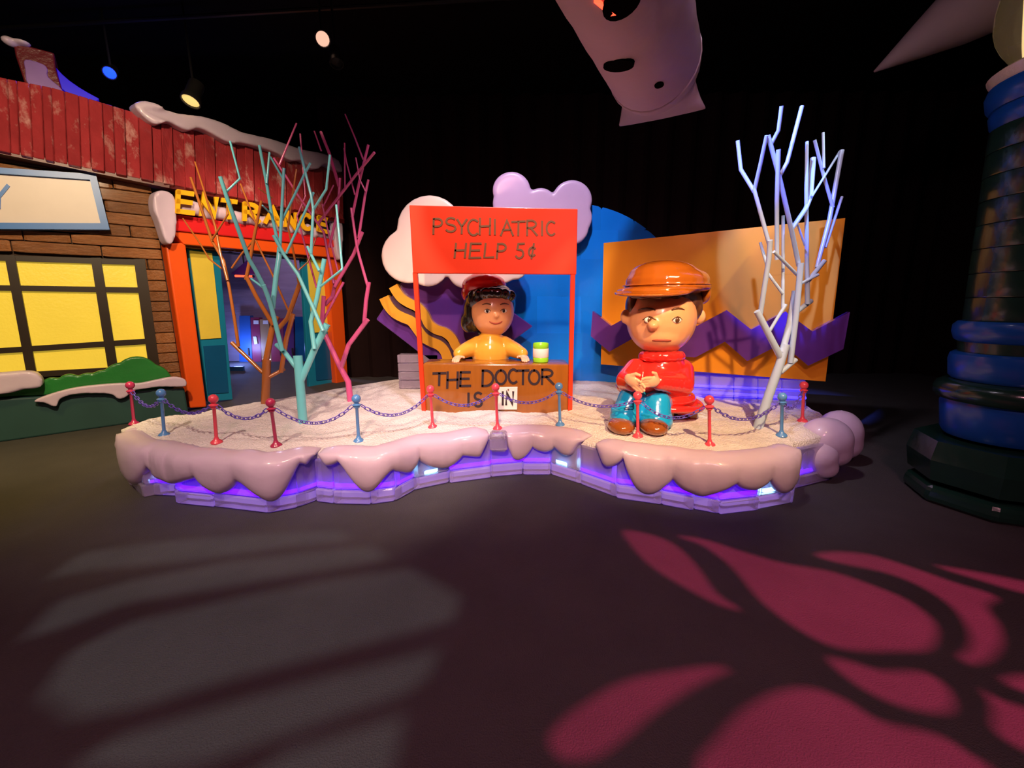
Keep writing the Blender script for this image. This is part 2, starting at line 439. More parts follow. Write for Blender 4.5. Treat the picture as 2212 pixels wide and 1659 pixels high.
obj('lower_panel', slab([(678, 728), (714, 726), (722, 818), (684, 822)], UD(-.085), DN, .03), M_blued, drf)
# corridor seen through the door
struct('wall_corridor', box((-6.6, 11.6, 1.7), (6.5, .2, 3.4)), M_corr)
struct('ceiling_corridor', box((-6.6, 10.3, 3.46), (6.0, 3.0, .1)), M_ceil)
YC = 11.35
for nm, lb, px, mm in (('locker', 'blue tall locker beside the pale glowing wall in the doorway', [(517, 682), (540, 682), (548, 805), (520, 803)], M_lblu),
                   ('locker', 'maroon tall locker with two white notices through the doorway', [(541, 686), (560, 686), (568, 806), (549, 806)], M_mar),
                   ('locker', 'tan tall locker with one white notice through the doorway', [(561, 690), (580, 690), (590, 808), (569, 808)], M_tan),
                   ('locker', 'reddish maroon wide locker behind the brown tree', [(582, 688), (612, 688), (616, 815), (591, 812)], M_mar),
                   ('locker', 'dark purple locker nearest the right door leaf', [(613, 690), (634, 690), (640, 824), (617, 820)], M_pur),
                   ('locker', 'deep blue wide cabinet behind the cyan tree', [(637, 684), (668, 684), (676, 830), (643, 826)], M_blued)):
    fr = [Py(u, v, YC) for u, v in px]
    zb = 0.0; fr[2].z = zb; fr[3].z = zb
    t = thing(nm, lb, 'locker', (fr[3]+fr[2])/2)
    obj('body', prism(fr, [p+Vector((0, .14, 0)) for p in fr]), mm, t)
    pxc = sum(p[0] for p in px)/4
    if 'notice' in lb:
        obj('notice', slab([(pxc-7, 692), (pxc+4, 692), (pxc+4, 700), (pxc-7, 700)], lambda u, v: Py(u, v, YC-.02), (0, -1, 0), .01), M_card, t)
        if 'two' in lb:
            obj('notice', slab([(pxc-8, 727), (pxc-1, 727), (pxc+2, 743), (pxc-5, 744)], lambda u, v: Py(u, v, YC-.02), (0, -1, 0), .01), M_card, t)
    else:
        obj('handle', box(Py(pxc+6, 760, YC-.02), (.03, .04, .2)), M_bar, t)
t = thing('light_tube', 'thin red glowing light tube above the corridor lockers', 'light', Py(527, 597, 10.6))
obj('tube', tube([Py(508, 596, 10.6), Py(546, 597, 10.6)], .025, 8), M_redl, t); obj('cap', tube([Py(546, 597, 10.6), Py(549, 597, 10.6)], .03, 8), M_fix, t)
obj('shade', bev(slab([(498, 592), (535, 560), (556, 592)], lambda u, v: Py(u, v, 10.75), (0, -1, 0), .12), .01), M_pur, t)
hp = Py(527, 570, 10.8); obj('hanger', tube([hp, Vector((hp.x, hp.y, 3.43))], .02, 6), M_fix, t)
t = thing('led_bar', 'blue white glowing light bar at the foot of corridor wall', 'light', Pz(507, 800))
obj('diffuser', box(Py(508, 787, 11.42), (.42, .05, .10)), M_ledc, t); obj('base', box(Pz(508, 801)*1+Vector((0, 0, .05)), (.42, .06, .1)), M_lblu, t)
light('corridor_lamp', 'POINT', (-5.2, 9.6, 2.9), (0, 0, 0), (.72, .58, 1.0), 90, .15)
light('corridor_glow', 'POINT', (-7.2, 10.9, .35), (0, 0, 0), (.25, .35, 1.0), 45, .1)

# ---- roof boards
LOW = [(-60, 311), (0, 325), (370, 398), (560, 436), (744, 474)]
UP = [(-60, 152), (0, 166), (120, 190), (300, 245), (500, 305), (744, 372)]
roof = thing('shed_roof', 'dark red roof of upright ice boards over the brown brick wall', 'roof', UF(.2)(200, 360))
u = -60; i = 0
while u < 742:
    wpx = random.uniform(19, 30)*(1 if u < 500 else .75); u1 = min(u+wpx, 743)
    off = .30 if i % 2 == 0 else .255
    lo = [UF(off)(u+.6, lerp_list(LOW, u)), UF(off)(u1-.6, lerp_list(LOW, u1))]
    sk = 12*(1-(u/900))
    hi = [UF(off-.28)(u1-.6-sk*.6, lerp_list(UP, u1-sk*.6)), UF(off-.28)(u-.6-sk*.6, lerp_list(UP, u-sk*.6))]
    fr = lo+hi; N = LN if u < 366 else DN
    g = prism(fr, [p-N*.07-Vector((0, 0, .02)) for p in fr])
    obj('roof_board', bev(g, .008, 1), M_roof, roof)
    u = u1; i += 1
for a, b in ((-60, 366), (366, 744)):
    N = LN if a < 366 else DN; O = UL(.24) if a < 366 else UD(.24)
    obj('eave_trim', slab([(a, lerp_list(LOW, a)-2), (b, lerp_list(LOW, b)-2), (b, lerp_list(LOW, b)+9), (a, lerp_list(LOW, a)+9)], O, N, .22), M_rooft, roof)
# chimney behind the roof
ch = thing('roof_chimney', 'dark red chimney with frosty lilac patch above the roof', 'chimney', UL(-.5)(90, 190))
obj('shaft', bev(slab([(28, 90), (117, 114), (120, 146), (141, 215), (60, 200), (33, 119)], UL(-.45), LN, .4), .015), mat('dark_red_chimney', (.13, .012, .018), .3, .3, 5, .5, 12), ch)
obj('frost_patch', bev(slab(smooth_loop([(54, 128), (92, 138), (103, 150), (104, 166), (136, 196), (110, 206), (62, 184), (54, 150)], 3), UL(-.43), LN, .05), .008), mat('violet_frost', (.24, .12, .40), .35, .2, 5), ch)
obj('cap_snow', remesh(merge(ell(UL(-.45)(21, 90), (.06, .08, .05)), ell(UL(-.45)(44, 93), (.10, .08, .03))), .015, 4), M_drip, ch, 2)
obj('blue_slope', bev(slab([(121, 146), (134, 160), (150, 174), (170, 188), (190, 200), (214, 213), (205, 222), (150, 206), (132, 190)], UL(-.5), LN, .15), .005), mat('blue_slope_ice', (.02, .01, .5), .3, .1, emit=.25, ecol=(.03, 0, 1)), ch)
def circ(cu, cv, r, a0, a1, n=10):
    return [(cu+r*math.cos(math.radians(a0+(a1-a0)*i/n)), cv-r*math.sin(math.radians(a0+(a1-a0)*i/n))) for i in range(n+1)]
# ---- snow lumps, helper: pillow of an outline
def pillow(px, unp, n, th, voxel=.02, it=8):
    g = slab(smooth_loop(px, 4), unp, n, th)
    return remesh(g, voxel, it)
def snow_lump(name, label, px, unp, n, th, cat='snow', voxel=.02):
    g = pillow(px, unp, n, th, voxel)
    o = obj(name, g, M_drip, None, 2)
    return tag(o, label, cat)
def strip_outline(line, wid):
    top = [(u, v-w_) for (u, v), w_ in zip(line, wid)]; bot = [(u, v+w_) for (u, v), w_ in zip(line, wid)]
    return top+bot[::-1]
RS = [(290, 226), (308, 217), (338, 222), (370, 240), (400, 246), (440, 251), (480, 263), (520, 283), (560, 293), (600, 303), (650, 321), (700, 331), (732, 346), (741, 372),
      (722, 364), (704, 353), (690, 364), (672, 364), (655, 347), (630, 347), (600, 331), (570, 320), (548, 314), (520, 308), (500, 309), (478, 299), (455, 286), (430, 276), (408, 282), (386, 273), (362, 262), (338, 269), (312, 252)]
fr = [UF(.20)(*p) for p in smooth_loop(RS, 3)]; NM = (LN+DN*2).normalized()
tag(obj('snow_drift', remesh(prism(fr, [p-NM*.30+Vector((0, 0, .03)) for p in fr]), .022, 9), M_drip, None, 2), 'long lumpy white snow drift along the red roof ridge', 'snow')
snow_lump('snow_drip', 'white snow lump hanging at the end of the entrance sign', [(335, 418), (355, 410), (376, 422), (382, 450), (382, 500), (372, 527), (358, 520), (345, 480), (333, 450)], UD(.28), DN, .2)
snow_lump('snow_drip', 'small snow lump at the far corner of the entrance sign', [(722, 478), (735, 474), (742, 490), (741, 540), (736, 562), (728, 545), (724, 510)], UD(.22), DN, .14)
es = thing('entrance_sign', 'red entrance sign band with yellow block letters over the doorway', 'sign', UD(.1)(550, 520))
obj('band', bev(slab([(380, 463), (726, 512), (726, 534), (376, 498)], UD(.16), DN, .2), .015), M_redb, es)
obj('snow_bed', remesh(merge(*[ell(UD(.13)(u, 452+(u-420)*.19+random.uniform(-3, 3)), (.09, .09, .10), 12, 8) for u in range(392, 728, 13)]), .022, 6), M_drip, es, 2)
# stroke letters -------------------------------------------------
def arc(cx, cy, rx, ry, a0, a1, n=9):
    return [(cx+rx*math.cos(math.radians(a0+(a1-a0)*i/(n-1))), cy-ry*math.sin(math.radians(a0+(a1-a0)*i/(n-1)))) for i in range(n)]
GL = {
 'P': [[(.05, 1), (.08, 0)], [(.08, .02)]+arc(.45, .26, .42, .25, 85, -85)+[(.06, .52)]],
 'S': [arc(.5, .26, .42, .25, 40, 250)+arc(.48, .76, .44, .25, 80, -150)],
 'Y': [[(0, 0), (.48, .5)], [(1, 0), (.48, .5), (.46, 1)]],
 'C': [arc(.55, .5, .52, .5, 50, 310, 12)],
 'H': [[(.04, 0), (0, 1)], [(.95, 0), (.92, 1)], [(.02, .5), (.93, .47)]],
 'I': [[(.5, 0), (.5, 1)]],
 'A': [[(0, 1), (.5, 0), (1, 1)], [(.2, .64), (.82, .62)]],
 'T': [[(0, .03), (1, 0)], [(.5, .02), (.48, 1)]],
 'R': [[(.05, 0), (.03, 1)], [(.05, .02)]+arc(.45, .25, .45, .24, 85, -85)+[(.05, .52)], [(.40, .51), (1, 1)]],
 'E': [[(.05, 0), (0, 1)], [(.05, 0), (.95, 0)], [(.03, .48), (.85, .47)], [(0, 1), (1, .98)]],
 'L': [[(.05, 0), (0, 1), (1, .98)]],
 'D': [[(.05, 0), (0, 1)], [(0, .02)]+arc(.3, .5, .68, .49, 80, -80)+[(0, 1)]],
 'O': [arc(.5, .5, .48, .5, 90, 450, 16)],
 'N': [[(.03, 1), (.05, 0), (.92, 1), (.97, 0)]],
 '5': [[(.9, 0), (.2, .02), (.12, .42)]+arc(.42, .70, .46, .29, 100, -150)],
 '¢': [arc(.5, .55, .42, .30, 45, 315, 10), [(.62, .02), (.45, 1)]],
}
def letter(ch_, box_, unp, n, wpx, m, parent, depth=.012, slant=0, drop=0):
    u0, v0, u1, v1 = box_; parts = []
    n = Vector(n).normalized()
    for st in GL[ch_]:
        pts = [(u0+x*(u1-u0)+slant*(1-y), v0+y*(v1-v0)+drop*x) for x, y in st]
        L = []; R_ = []
        for i, p in enumerate(pts):
            a = pts[max(0, i-1)]; b = pts[min(len(pts)-1, i+1)]
            t = Vector((b[0]-a[0], b[1]-a[1])); t = t.normalized() if t.length else Vector((1, 0))
            k = wpx/2
            # mitre at real corners
            if 0 < i < len(pts)-1:
                t1 = Vector((p[0]-a[0], p[1]-a[1])).normalized(); c = max(.45, t1.dot(t)); k = wpx/2/c
            ex = t*(wpx*.35) if i == len(pts)-1 else (-t*(wpx*.35) if i == 0 else Vector((0, 0)))
            L.append((p[0]-t.y*k+ex.x, p[1]+t.x*k+ex.y)); R_.append((p[0]+t.y*k+ex.x, p[1]-t.x*k+ex.y))
        for i in range(len(pts)-1):
            fr = [unp(*L[i]), unp(*L[i+1]), unp(*R_[i+1]), unp(*R_[i])]
            parts.append(prism(fr, [q-n*depth for q in fr]))
    return obj('letter', merge(*parts), m, parent)
for chx, b in zip('ENTRANCE', [(380, 410, 423, 463), (431, 420, 474, 470), (478, 427, 515, 475), (524, 435, 565, 481), (570, 445, 610, 487), (613, 453, 646, 494), (648, 457, 678, 499), (685, 465, 711, 503)]):
    hgt = 5
    letter(chx, (b[0]+4, b[1]+4, b[2]-5, b[3]-7), UD(.29), DN, 10.5-(b[0]-380)/330*2.5, M_gold, es, .03, 0, 5)
# ---- white sign with blue frame
sg = thing('wall_sign', 'white sign board with thick blue frame and a blue letter on brick wall', 'sign', UL(.1)(80, 492))
obj('panel', slab([(-190, 357), (203, 380), (229, 490), (-160, 487)], UL(.12), LN, .06), M_signw, sg)
fro = [(-200, 348), (207, 376), (237, 496), (-170, 494)]; fri = [(-186, 362), (194, 388), (217, 482), (-158, 480)]
for k in range(4):
    a, b = k, (k+1) % 4
    obj('frame_bar', slab([fro[a], fro[b], fri[b], fri[a]], UL(.16), LN, .10), M_signb, sg)
letter('Y', (-20, 402, 16, 448), UL(.135), LN, 9, M_signb, sg, .02)
# ---- planter and bush
pf = [UL(.34)(u, v) for u, v in ((-90, 866), (0, 862), (200, 850), (398, 838), (408, 893), (200, 921), (0, 944), (-90, 955))]
for p in pf[4:]: p.z = 0
tag(obj('plinth', bev(prism(pf, [p-LN*.30 for p in pf]), .02), M_plin), 'dark teal planter plinth along the foot of the brick wall', 'planter')
def bcirc(a, b, c): return [(u, min(v, 860-24*u/398)) for u, v in circ(a, b, c, 0, 345, 23)]
bl_ = [(20, 858, 34), (66, 852, 36), (112, 846, 30), (150, 842, 34), (190, 842, 36), (222, 836, 36), (262, 832, 48), (296, 826, 56), (330, 832, 44), (352, 838, 26)]
fr = merge(*[prism([UL(.28)(*p) for p in bcirc(a, b, c)], [UL(.28)(*p)-LN*.10 for p in bcirc(a, b, c)]) for a, b, c in bl_])
tag(obj('ice_bush', remesh(fr, .016, 3), M_bush, None, 2), 'rounded green ice bush in front of the yellow window', 'bush')
snow_lump('snow_mound', 'broad white snow mound lying on the green bush', [(-50, 812), (0, 806), (50, 802), (78, 806), (92, 822), (85, 838), (50, 842), (20, 850), (-50, 852)], UL(.46), LN, .16)
snow_lump('snow_strip', 'thin dripping white snow strip along the plinth edge', [(72, 868), (95, 856), (150, 840), (205, 832), (262, 828), (300, 828), (340, 820), (375, 814), (400, 820), (402, 834), (380, 836), (345, 836), (300, 842), (285, 846), (272, 858), (255, 862), (240, 852), (200, 850), (160, 852), (130, 862), (122, 878), (108, 876), (95, 870)], UL(.43), LN, .08, 'snow', .011)

# ================================================================== STAGE
GP = [(262, 1018), (285, 1050), (310, 1076), (330, 1072), (378, 1074), (380, 1090), (460, 1098), (575, 1112), (640, 1100), (682, 1085), (720, 1090), (800, 1092), (852, 1085), (893, 1062), (970, 1045), (1060, 1033), (1130, 1027), (1190, 1027), (1255, 1048), (1333, 1077), (1430, 1091), (1500, 1104), (1555, 1114), (1640, 1104), (1712, 1090), (1718, 1058), (1790, 1040), (1800, 1010)]
G = [Pz(u, v) for u, v in GP]
def ground_v(u):
    return lerp_list(GP, u)
def front(u):
    return Pz(u, ground_v(u))
ZS = .40
st = thing('ice_stage', 'low curved ice stage glowing purple with frosted snow drips and white snow top', 'stage', (0, 4.0, 0))
CTR = Vector((-.3, 5.6, 0))
def inward(p, d):
    q = Vector((p.x, p.y, 0)); dirv = Vector((-.15*q.x, 1, 0)).normalized()
    if q.x > 2.0: dirv = Vector((-.7, .7, 0))
    if q.x < -2.6: dirv = Vector((.75, .66, 0))
    return p+dirv*d
core_pts = [inward(p, .13) for p in G]
backline = [Pz(u, v, .0) for u, v in ()] 
BK = [(Pz(300, 914, .41)), Pz(360, 903, .42), Pz(430, 892, .43), Pz(500, 880, .44), Pz(560, 869, .45), Pz(640, 855, .46), Pz(700, 845, .47), Pz(790, 829, .49), Pz(870, 818, .51)]
right_back = [Vector((.2, 5.5, .52)), Vector((1.6, 5.35, .5)), Vector((2.6, 4.9, .46)), Vector((3.1, 4.4, .43)), Vector((3.02, 3.9, .41))]
BK = BK+right_back
core_poly = [Vector((p.x, p.y, 0)) for p in core_pts]+[Vector((p.x, p.y, 0)) for p in reversed(BK)]
obj('core', prism([p+Vector((0, 0, .355)) for p in core_poly], core_poly), M_core, st)
# ice blocks in two courses and the glowing strip between them
NG = len(G)
for i in range(NG-1):
    a, b = G[i], G[i+1]
    L = (b-a).length; k = max(1, round(L/.42))
    for j in range(k):
        p = a.lerp(b, j/k); q = a.lerp(b, (j+1)/k)
        pi, qi = inward(p, .12), inward(q, .12)
        e = random.uniform(-.012, .012); zt = random.uniform(.100, .115)
        t = (q-p).normalized()*.003; n = Vector((t.y, -t.x, 0)).normalized()*(-e if e else 0)
        lo = [p+t-n, q-t-n, qi-t, pi+t]
        obj('ice_block', bev(prism([x+Vector((0, 0, .004)) for x in lo], [x+Vector((0, 0, zt)) for x in lo]), .010, 1), M_ice, st)
        up = [inward(x, .015) for x in (p+t, q-t)]+[qi-t, pi+t]
        obj('ice_block', bev(prism([x+Vector((0, 0, zt+.003)) for x in up], [x+Vector((0, 0, .345)) for x in up]), .012, 1), M_ice, st)
        s0, s1 = inward(p, .055), inward(q, .055)
        m_ = M_ledc if random.random() < .16 and L > .15 else M_ledp
        if m_ is M_ledc: s0, s1 = s0.lerp(s1, .25), s0.lerp(s1, .6)
        if True:
            mid = [s0, s1, inward(s1, .03), inward(s0, .03)]
            obj('led_strip', prism([x+Vector((0, 0, zt+.010)) for x in mid], [x+Vector((0, 0, zt+.034)) for x in mid]), m_, st)
for i in range(2, NG-3):  # added glowing bands hidden behind the lower course, to light its ice violet
    a, b = inward(G[i], .118), inward(G[i+1], .118)
    q = [a, b, inward(b, .01), inward(a, .01)]
    obj('led_strip', prism([x+Vector((0, 0, .02)) for x in q], [x+Vector((0, 0, .075)) for x in q]), M_lowglow, st)
# snow bed: grid between the front and the back line
def resample(L, n):
    d = [0]
    for a, b in zip(L, L[1:]): d.append(d[-1]+(b-a).length)
    out = []
    for i in range(n+1):
        s = d[-1]*i/n; k = 0
        while k < len(d)-2 and d[k+1] < s: k += 1
        f = (s-d[k])/max(1e-9, d[k+1]-d[k]); out.append(L[k].lerp(L[k+1], min(1, max(0, f))))
    return out
NX, NY = 360, 110
fl = resample([inward(p, .05)+Vector((0, 0, .39)) for p in G], NX); bl = resample(BK, NX)
V = []; Fc = []
for i in range(NX+1):
    for j in range(NY+1):
        s = j/NY; p = fl[i].lerp(bl[i], s)
        h = .022*noise.noise((p.x*2.2, p.y*2.2, 1))+.012*noise.noise((p.x*7, p.y*7, 4))+.006*noise.noise((p.x*22, p.y*22, 2))+.003*noise.noise((p.x*50, p.y*50, 6))
        e = min(1, s*9)*min(1, (1-s)*9)*min(1, i/5)*min(1, (NX-i)/5)
        V.append(p+Vector((0, 0, h*1.2*(.3+.7*e)+.02*e)))
for i in range(NX):
    for j in range(NY):
        a = i*(NY+1)+j; Fc.append((a, a+NY+1, a+NY+2, a+1))
k0 = len(V); edge = [i*(NY+1) for i in range(NX+1)]+[NX*(NY+1)+j for j in range(1, NY+1)]+[i*(NY+1)+NY for i in range(NX-1, -1, -1)]+[j for j in range(NY-1, 0, -1)]
for e in edge: V.append(Vector((V[e].x, V[e].y, .34)))
for i in range(len(edge)):
    j = (i+1) % len(edge); Fc.append((edge[i], edge[j], k0+j, k0+i))
snow = obj('snow_bed', (V, Fc), M_snow, st, 2)
SN = [(V[i*(NY+1)+j], ) for i in range(0, NX+1, 4) for j in range(0, NY+1, 4)]
def snow_z(x, y):
    return min(SN, key=lambda q: (q[0].x-x)**2+(q[0].y-y)**2)[0].z
def on_snow(u, v):
    p = Pz(u, v, .41)
    for _ in range(4): p = Pz(u, v, snow_z(p.x, p.y))
    return p
# drips: a smooth frozen curtain of lobes rolled over the stage edge
def fg(u):
    p = Vector((0, 0, 0))
    for k in (-24, -12, 0, 12, 24): p += front(min(1716, max(262, u+k)))
    return p/5
def curtain(sc_):
    rings = []; total0, total1 = sc_[0][0], sc_[-1][0]
    for i in range(1, len(sc_)):
        p_, q_ = sc_[i-1], sc_[i]; u0, u1 = p_[0], q_[0]; va, vb, vc = p_[1], q_[2], q_[1]; ptd = len(q_) > 3
        n = max(8, int((u1-u0)/5))
        for j in range(n+(1 if i == len(sc_)-1 else 0)):
            s_ = j/n; u = u0+(u1-u0)*s_
            g = fg(u); t = fg(u+8)-fg(u-8); t.z = 0; t.normalize(); nn = Vector((t.y, -t.x, 0))
            if nn.y > 0: nn = -nn
            f = math.sin(PI*min(1, max(0, s_)))**(.75 if not ptd else 1.2) if 0 < s_ < 1 else 0
            vv = va+(vc-va)*s_; vbot = vv+(vb-vv)*f
            k = min(1, (u-total0)/22+.03)**.5*min(1, (total1-u)/22+.03)**.5
            zb = max(.03, zat(u, vbot, g)+.012*noise.noise((u*.03, 3, 0)))
            bu = (.046+.014*f+.016*noise.noise((u*.022, 0, 7)))*k; zt = .408+.030*k+.016*noise.noise((u*.018, 5, 0))*k
            zb = zt-.03-(zt-.03-zb)*max(.12, k); H = zt-zb
            sec = [(-.17, zt-.05), (-.15, zt-.012), (-.10, zt), (-.05, zt-.003), (.25*bu, zt-.05*H-.008), (.8*bu, zt-.20*H), (bu, zt-.42*H), (bu*.98, zb+.36*H), (bu*.88, zb+.20*H), (bu*.66, zb+.09*H), (bu*.3, zb+.02*H), (-.015, zb), (-.05, zb+.04*H), (-.08, zb+.3*H)]
            rings.append([Vector((g.x, g.y, 0))+nn*(d+.006*noise.noise((u*.05, z_*9, 2))*k)+Vector((0, 0, z_)) for d, z_ in sec])
    m = len(rings[0]); n = len(rings)-1; V = [p for r in rings for p in r]; Fc = []
    for i in range(n):
        for k in range(m): Fc.append((i*m+k, i*m+(k+1) % m, (i+1)*m+(k+1) % m, (i+1)*m+k))
    Fc += [tuple(range(m)), tuple(range(n*m+m-1, n*m-1, -1))]
    obj('snow_drip', (V, Fc), M_drip, st, 2)
SEC = [[(266, 960), (335, 1005, 1046), (440, 1028, 1042), (525, 1036, 1064), (655, 1000, 1082, 1), (690, 972, 1002)],
       [(698, 975), (745, 995, 1004), (850, 1014, 1062, 1), (905, 992, 1022), (1000, 985, 1012), (1058, 958, 988)],
       [(1086, 945), (1150, 966, 994), (1200, 966, 976), (1256, 950, 984)],
       [(1285, 965), (1345, 988, 1010), (1450, 1036, 1068), (1580, 1042, 1070), (1650, 1036, 1058), (1722, 985, 1066)]]
for sc_ in SEC: curtain(sc_)
obj('snow_lump', remesh(merge(ell(fg(270)+Vector((.03, .12, .30)), (.13, .16, .13)), ell(fg(275)+Vector((.06, .28, .36)), (.12, .18, .06)), ell(fg(270)+Vector((.06, .1, .2)), (.11, .12, .16))), .02, 6), M_drip, st, 2)
for c, r, lb in ((Py(1783, 950, 3.45), (.22, .18, .20), 'a'), (Py(1812, 935, 3.75), (.20, .18, .22), 'b'), (Py(1768, 985, 3.35), (.16, .12, .14), 'c')):
    obj('snow_lump', remesh(merge(ell(c, r), ell(c+Vector((.05, 0, -.1)), (r[0]*.8, r[1]*.9, r[2]*.7))), .03, 5), M_drip, st, 2)
obj('ice_block', bev(prism([Pz(1722, 1052)+Vector((0, 0, .004)), Pz(1796, 1034)+Vector((0, 0, .004)), Pz(1800, 1000)+Vector((0, 0, .004)), Pz(1725, 1010)+Vector((0, 0, .004))],
     [Pz(1722, 1052)+Vector((0, 0, .3)), Pz(1796, 1034)+Vector((0, 0, .3)), Pz(1800, 1000)+Vector((0, 0, .3)), Pz(1725, 1010)+Vector((0, 0, .3))]), .02, 1), M_ice, st)
ck = Py(1077, 952, 3.42)
obj('ice_chunk', bev(box(ck, (.15, .14, .16)), .02, 1), M_ice, st)

# ---- rope posts
POSTS = [((290, 918), M_pinkdim, 'dim-lit pink rope post at the stage corner by the green bush'), ((355, 942), M_pblu, 'blue rope post in front of the orange door frame foot'),
         ((468, 958), M_pink, 'bright pink rope post in front of the left blue door leaf'), ((597, 965), M_pinkdim, 'dim-lit pink rope post in front of the brown tree trunk'),
         ((775, 955), M_pblu, 'blue rope post in front of the magenta tree trunk'), ((935, 925), M_pink, 'pink rope post under the letters at the booth desk corner'),
         ((1075, 928), M_pink, 'pink rope post beside the white card on the desk'), ((1210, 920), M_pblu, 'blue rope post at the booth desk corner beside the seated figure'),
         ((1378, 945), M_pink, 'pink rope post in front of the blue trousers'), ((1533, 964), M_pink, 'pink rope post between the seated figure and pale tree'),
         ((1688, 943), M_pblu, 'blue rope post beside the pale leaning tree trunk'), ((1733, 912), M_pink, 'pink rope post behind the pale leaning tree under the orange panel')]
TOPS = [(280, 832), (347, 848), (460, 860), (583, 868), (769, 860), (929, 840), (1070, 836), (1207, 834), (1377, 853), (1532, 862), (1690, 856), (1737, 832)]
att = []
for ((u, v), m_, lb), (tu, tv) in zip(POSTS, TOPS):
    p = on_snow(u, v-2); p.z -= .004
    H = zat(tu, tv-8, p)-p.z
    top = Py(tu, tv-8, p.y)
    ax = (top-p); H = ax.length; r = .0125
    t = thing('rope_post', lb, 'post', p, 'rope posts round the stage')
    obj('base', lathe([(.042, 0), (.044, .008), (.036, .02), (.02, .032), (.015, .05)], p, 14, ax), m_, t, 1)
    obj('shaft', lathe([(r*1.05, .045), (r, H*.70), (r*1.5, H*.72), (r*2.0, H*.735), (r*2.0, H*.80), (r*1.3, H*.82), (r*1.3, H-.06)], p, 12, ax), m_, t, 1)
    obj('finial', ell(p+ax.normalized()*(H-.036), (.036, .036, .036), 14, 10), m_, t, 2)
    obj('chain_ring', lathe([(r*2.05, 0), (r*2.7, .004), (r*2.7, .010), (r*2.05, .014)], p+ax.normalized()*(H*.765), 12, ax), m_, t, 1)
    att.append(p+ax.normalized()*(H*.775))
# chains
def link_mesh():
    V = []; Fc = []; n1, n2 = 10, 4; R0, r0, ex = .0135, .0045, .012
    for i in range(n1):
        a = 2*PI*i/n1; cx = math.cos(a)*R0+(ex if math.cos(a) > 0.01 else -ex if math.cos(a) < -.01 else 0); cy = math.sin(a)*R0
        for k in range(n2):
            b = 2*PI*k/n2; V.append((cx+math.cos(a)*math.cos(b)*r0, cy+math.sin(a)*math.cos(b)*r0, math.sin(b)*r0))
    for i in range(n1):
        for k in range(n2):
            Fc.append((i*n2+k, ((i+1) % n1)*n2+k, ((i+1) % n1)*n2+(k+1) % n2, i*n2+(k+1) % n2))
    me = bpy.data.meshes.new('link'); me.from_pydata(V, [], Fc); me.polygons.foreach_set('use_smooth', [True]*len(me.polygons)); me.materials.append(M_chain); return me
LM = link_mesh()
SAG = [.10, .09, .09, .13, .13, .10, .09, .08, .11, .12, .10]
CL = ['from the stage corner post to the first blue post', 'in front of the orange door frame', 'in front of the brown tree between pink and dim-lit pink posts', 'in front of the cyan tree trunk', 'in front of the magenta tree trunk and booth corner',
      'across the lettered left half of the desk', 'across the white card on the desk', 'between the booth desk and the blue trousers', 'across the blue trousers and stool', 'in front of the pale leaning tree trunk', 'running back behind the pale tree to the last post']
for i in range(len(att)-1):
    a, b = att[i], att[i+1]; sag = SAG[i]
    d = (b-a); d.z = 0; d.normalize()
    a = a+d*.03; b = b-d*.03
    cpt = lambda t: a.lerp(b, t)-Vector((0, 0, sag*4*t*(1-t)))
    L = sum((cpt((k+1)/60)-cpt(k/60)).length for k in range(60)); n = max(6, round(L/.040))
    lowp = cpt(.5)
    t = thing('chain', 'sagging violet chain '+CL[i], 'chain', lowp, 'chains between the rope posts')
    for k in range(n):
        tt = (k+.5)/n; p = cpt(tt); tg = (cpt(min(1, tt+.01))-cpt(max(0, tt-.01))).normalized()
        o = bpy.data.objects.new('link', LM); COL.objects.link(o); o.parent = t; o.location = p-lowp
        x = tg; y = Vector((0, 0, 1)).cross(x).normalized(); z_ = x.cross(y)
        tw = Matrix.Rotation((PI/2 if k % 2 else 0)+.5, 3, 'X')
        o.rotation_euler = (Matrix((x, y, z_)).transposed() @ tw).to_euler()

# ================================================================== TREES
def c1(x, y): return (350+x/4.424, 230+y/4.424)
def c2(x, y): return (350+x/4.424, 550+y/4.424)
def c3(x, y): return (1560+x/4.483, 210+y/4.483)
def c4(x, y): return (1560+x/4.367, 560+y/4.367)
def tree(name, label, m, y0, base, segs, cap=.22, seed=1):
    rnd = random.Random(seed)
    p0 = on_snow(*base); y0 = p0.y
    p0 = Py(base[0], base[1], y0)
    t = thing(name, label, 'tree', p0)
    for i, (w0, w1, pts) in enumerate(segs):
        n = len(pts); q = []; rr = []
        ex = 0 if i == 0 else rnd.uniform(-1, 1)*.10
        for k, (u, v) in enumerate(pts):
            h = max(0, (base[1]-v)/600)
            y = y0+cap*h*math.sin((u-base[0])*.021+seed)+ex*(k/(n-1))
            q.append(Py(u, v, y)); rr.append((w0+(w1-w0)*k/(n-1))/2*y/F/4.424)
        if i == 0: q[0] = q[0]-(q[1]-q[0]).normalized()*.03
        else: q[0] = q[0]-(q[1]-q[0]).normalized()*rr[0]*.6
        obj('trunk' if i == 0 else 'branch', tube(q, rr, 12), m, t, 1)
    return t
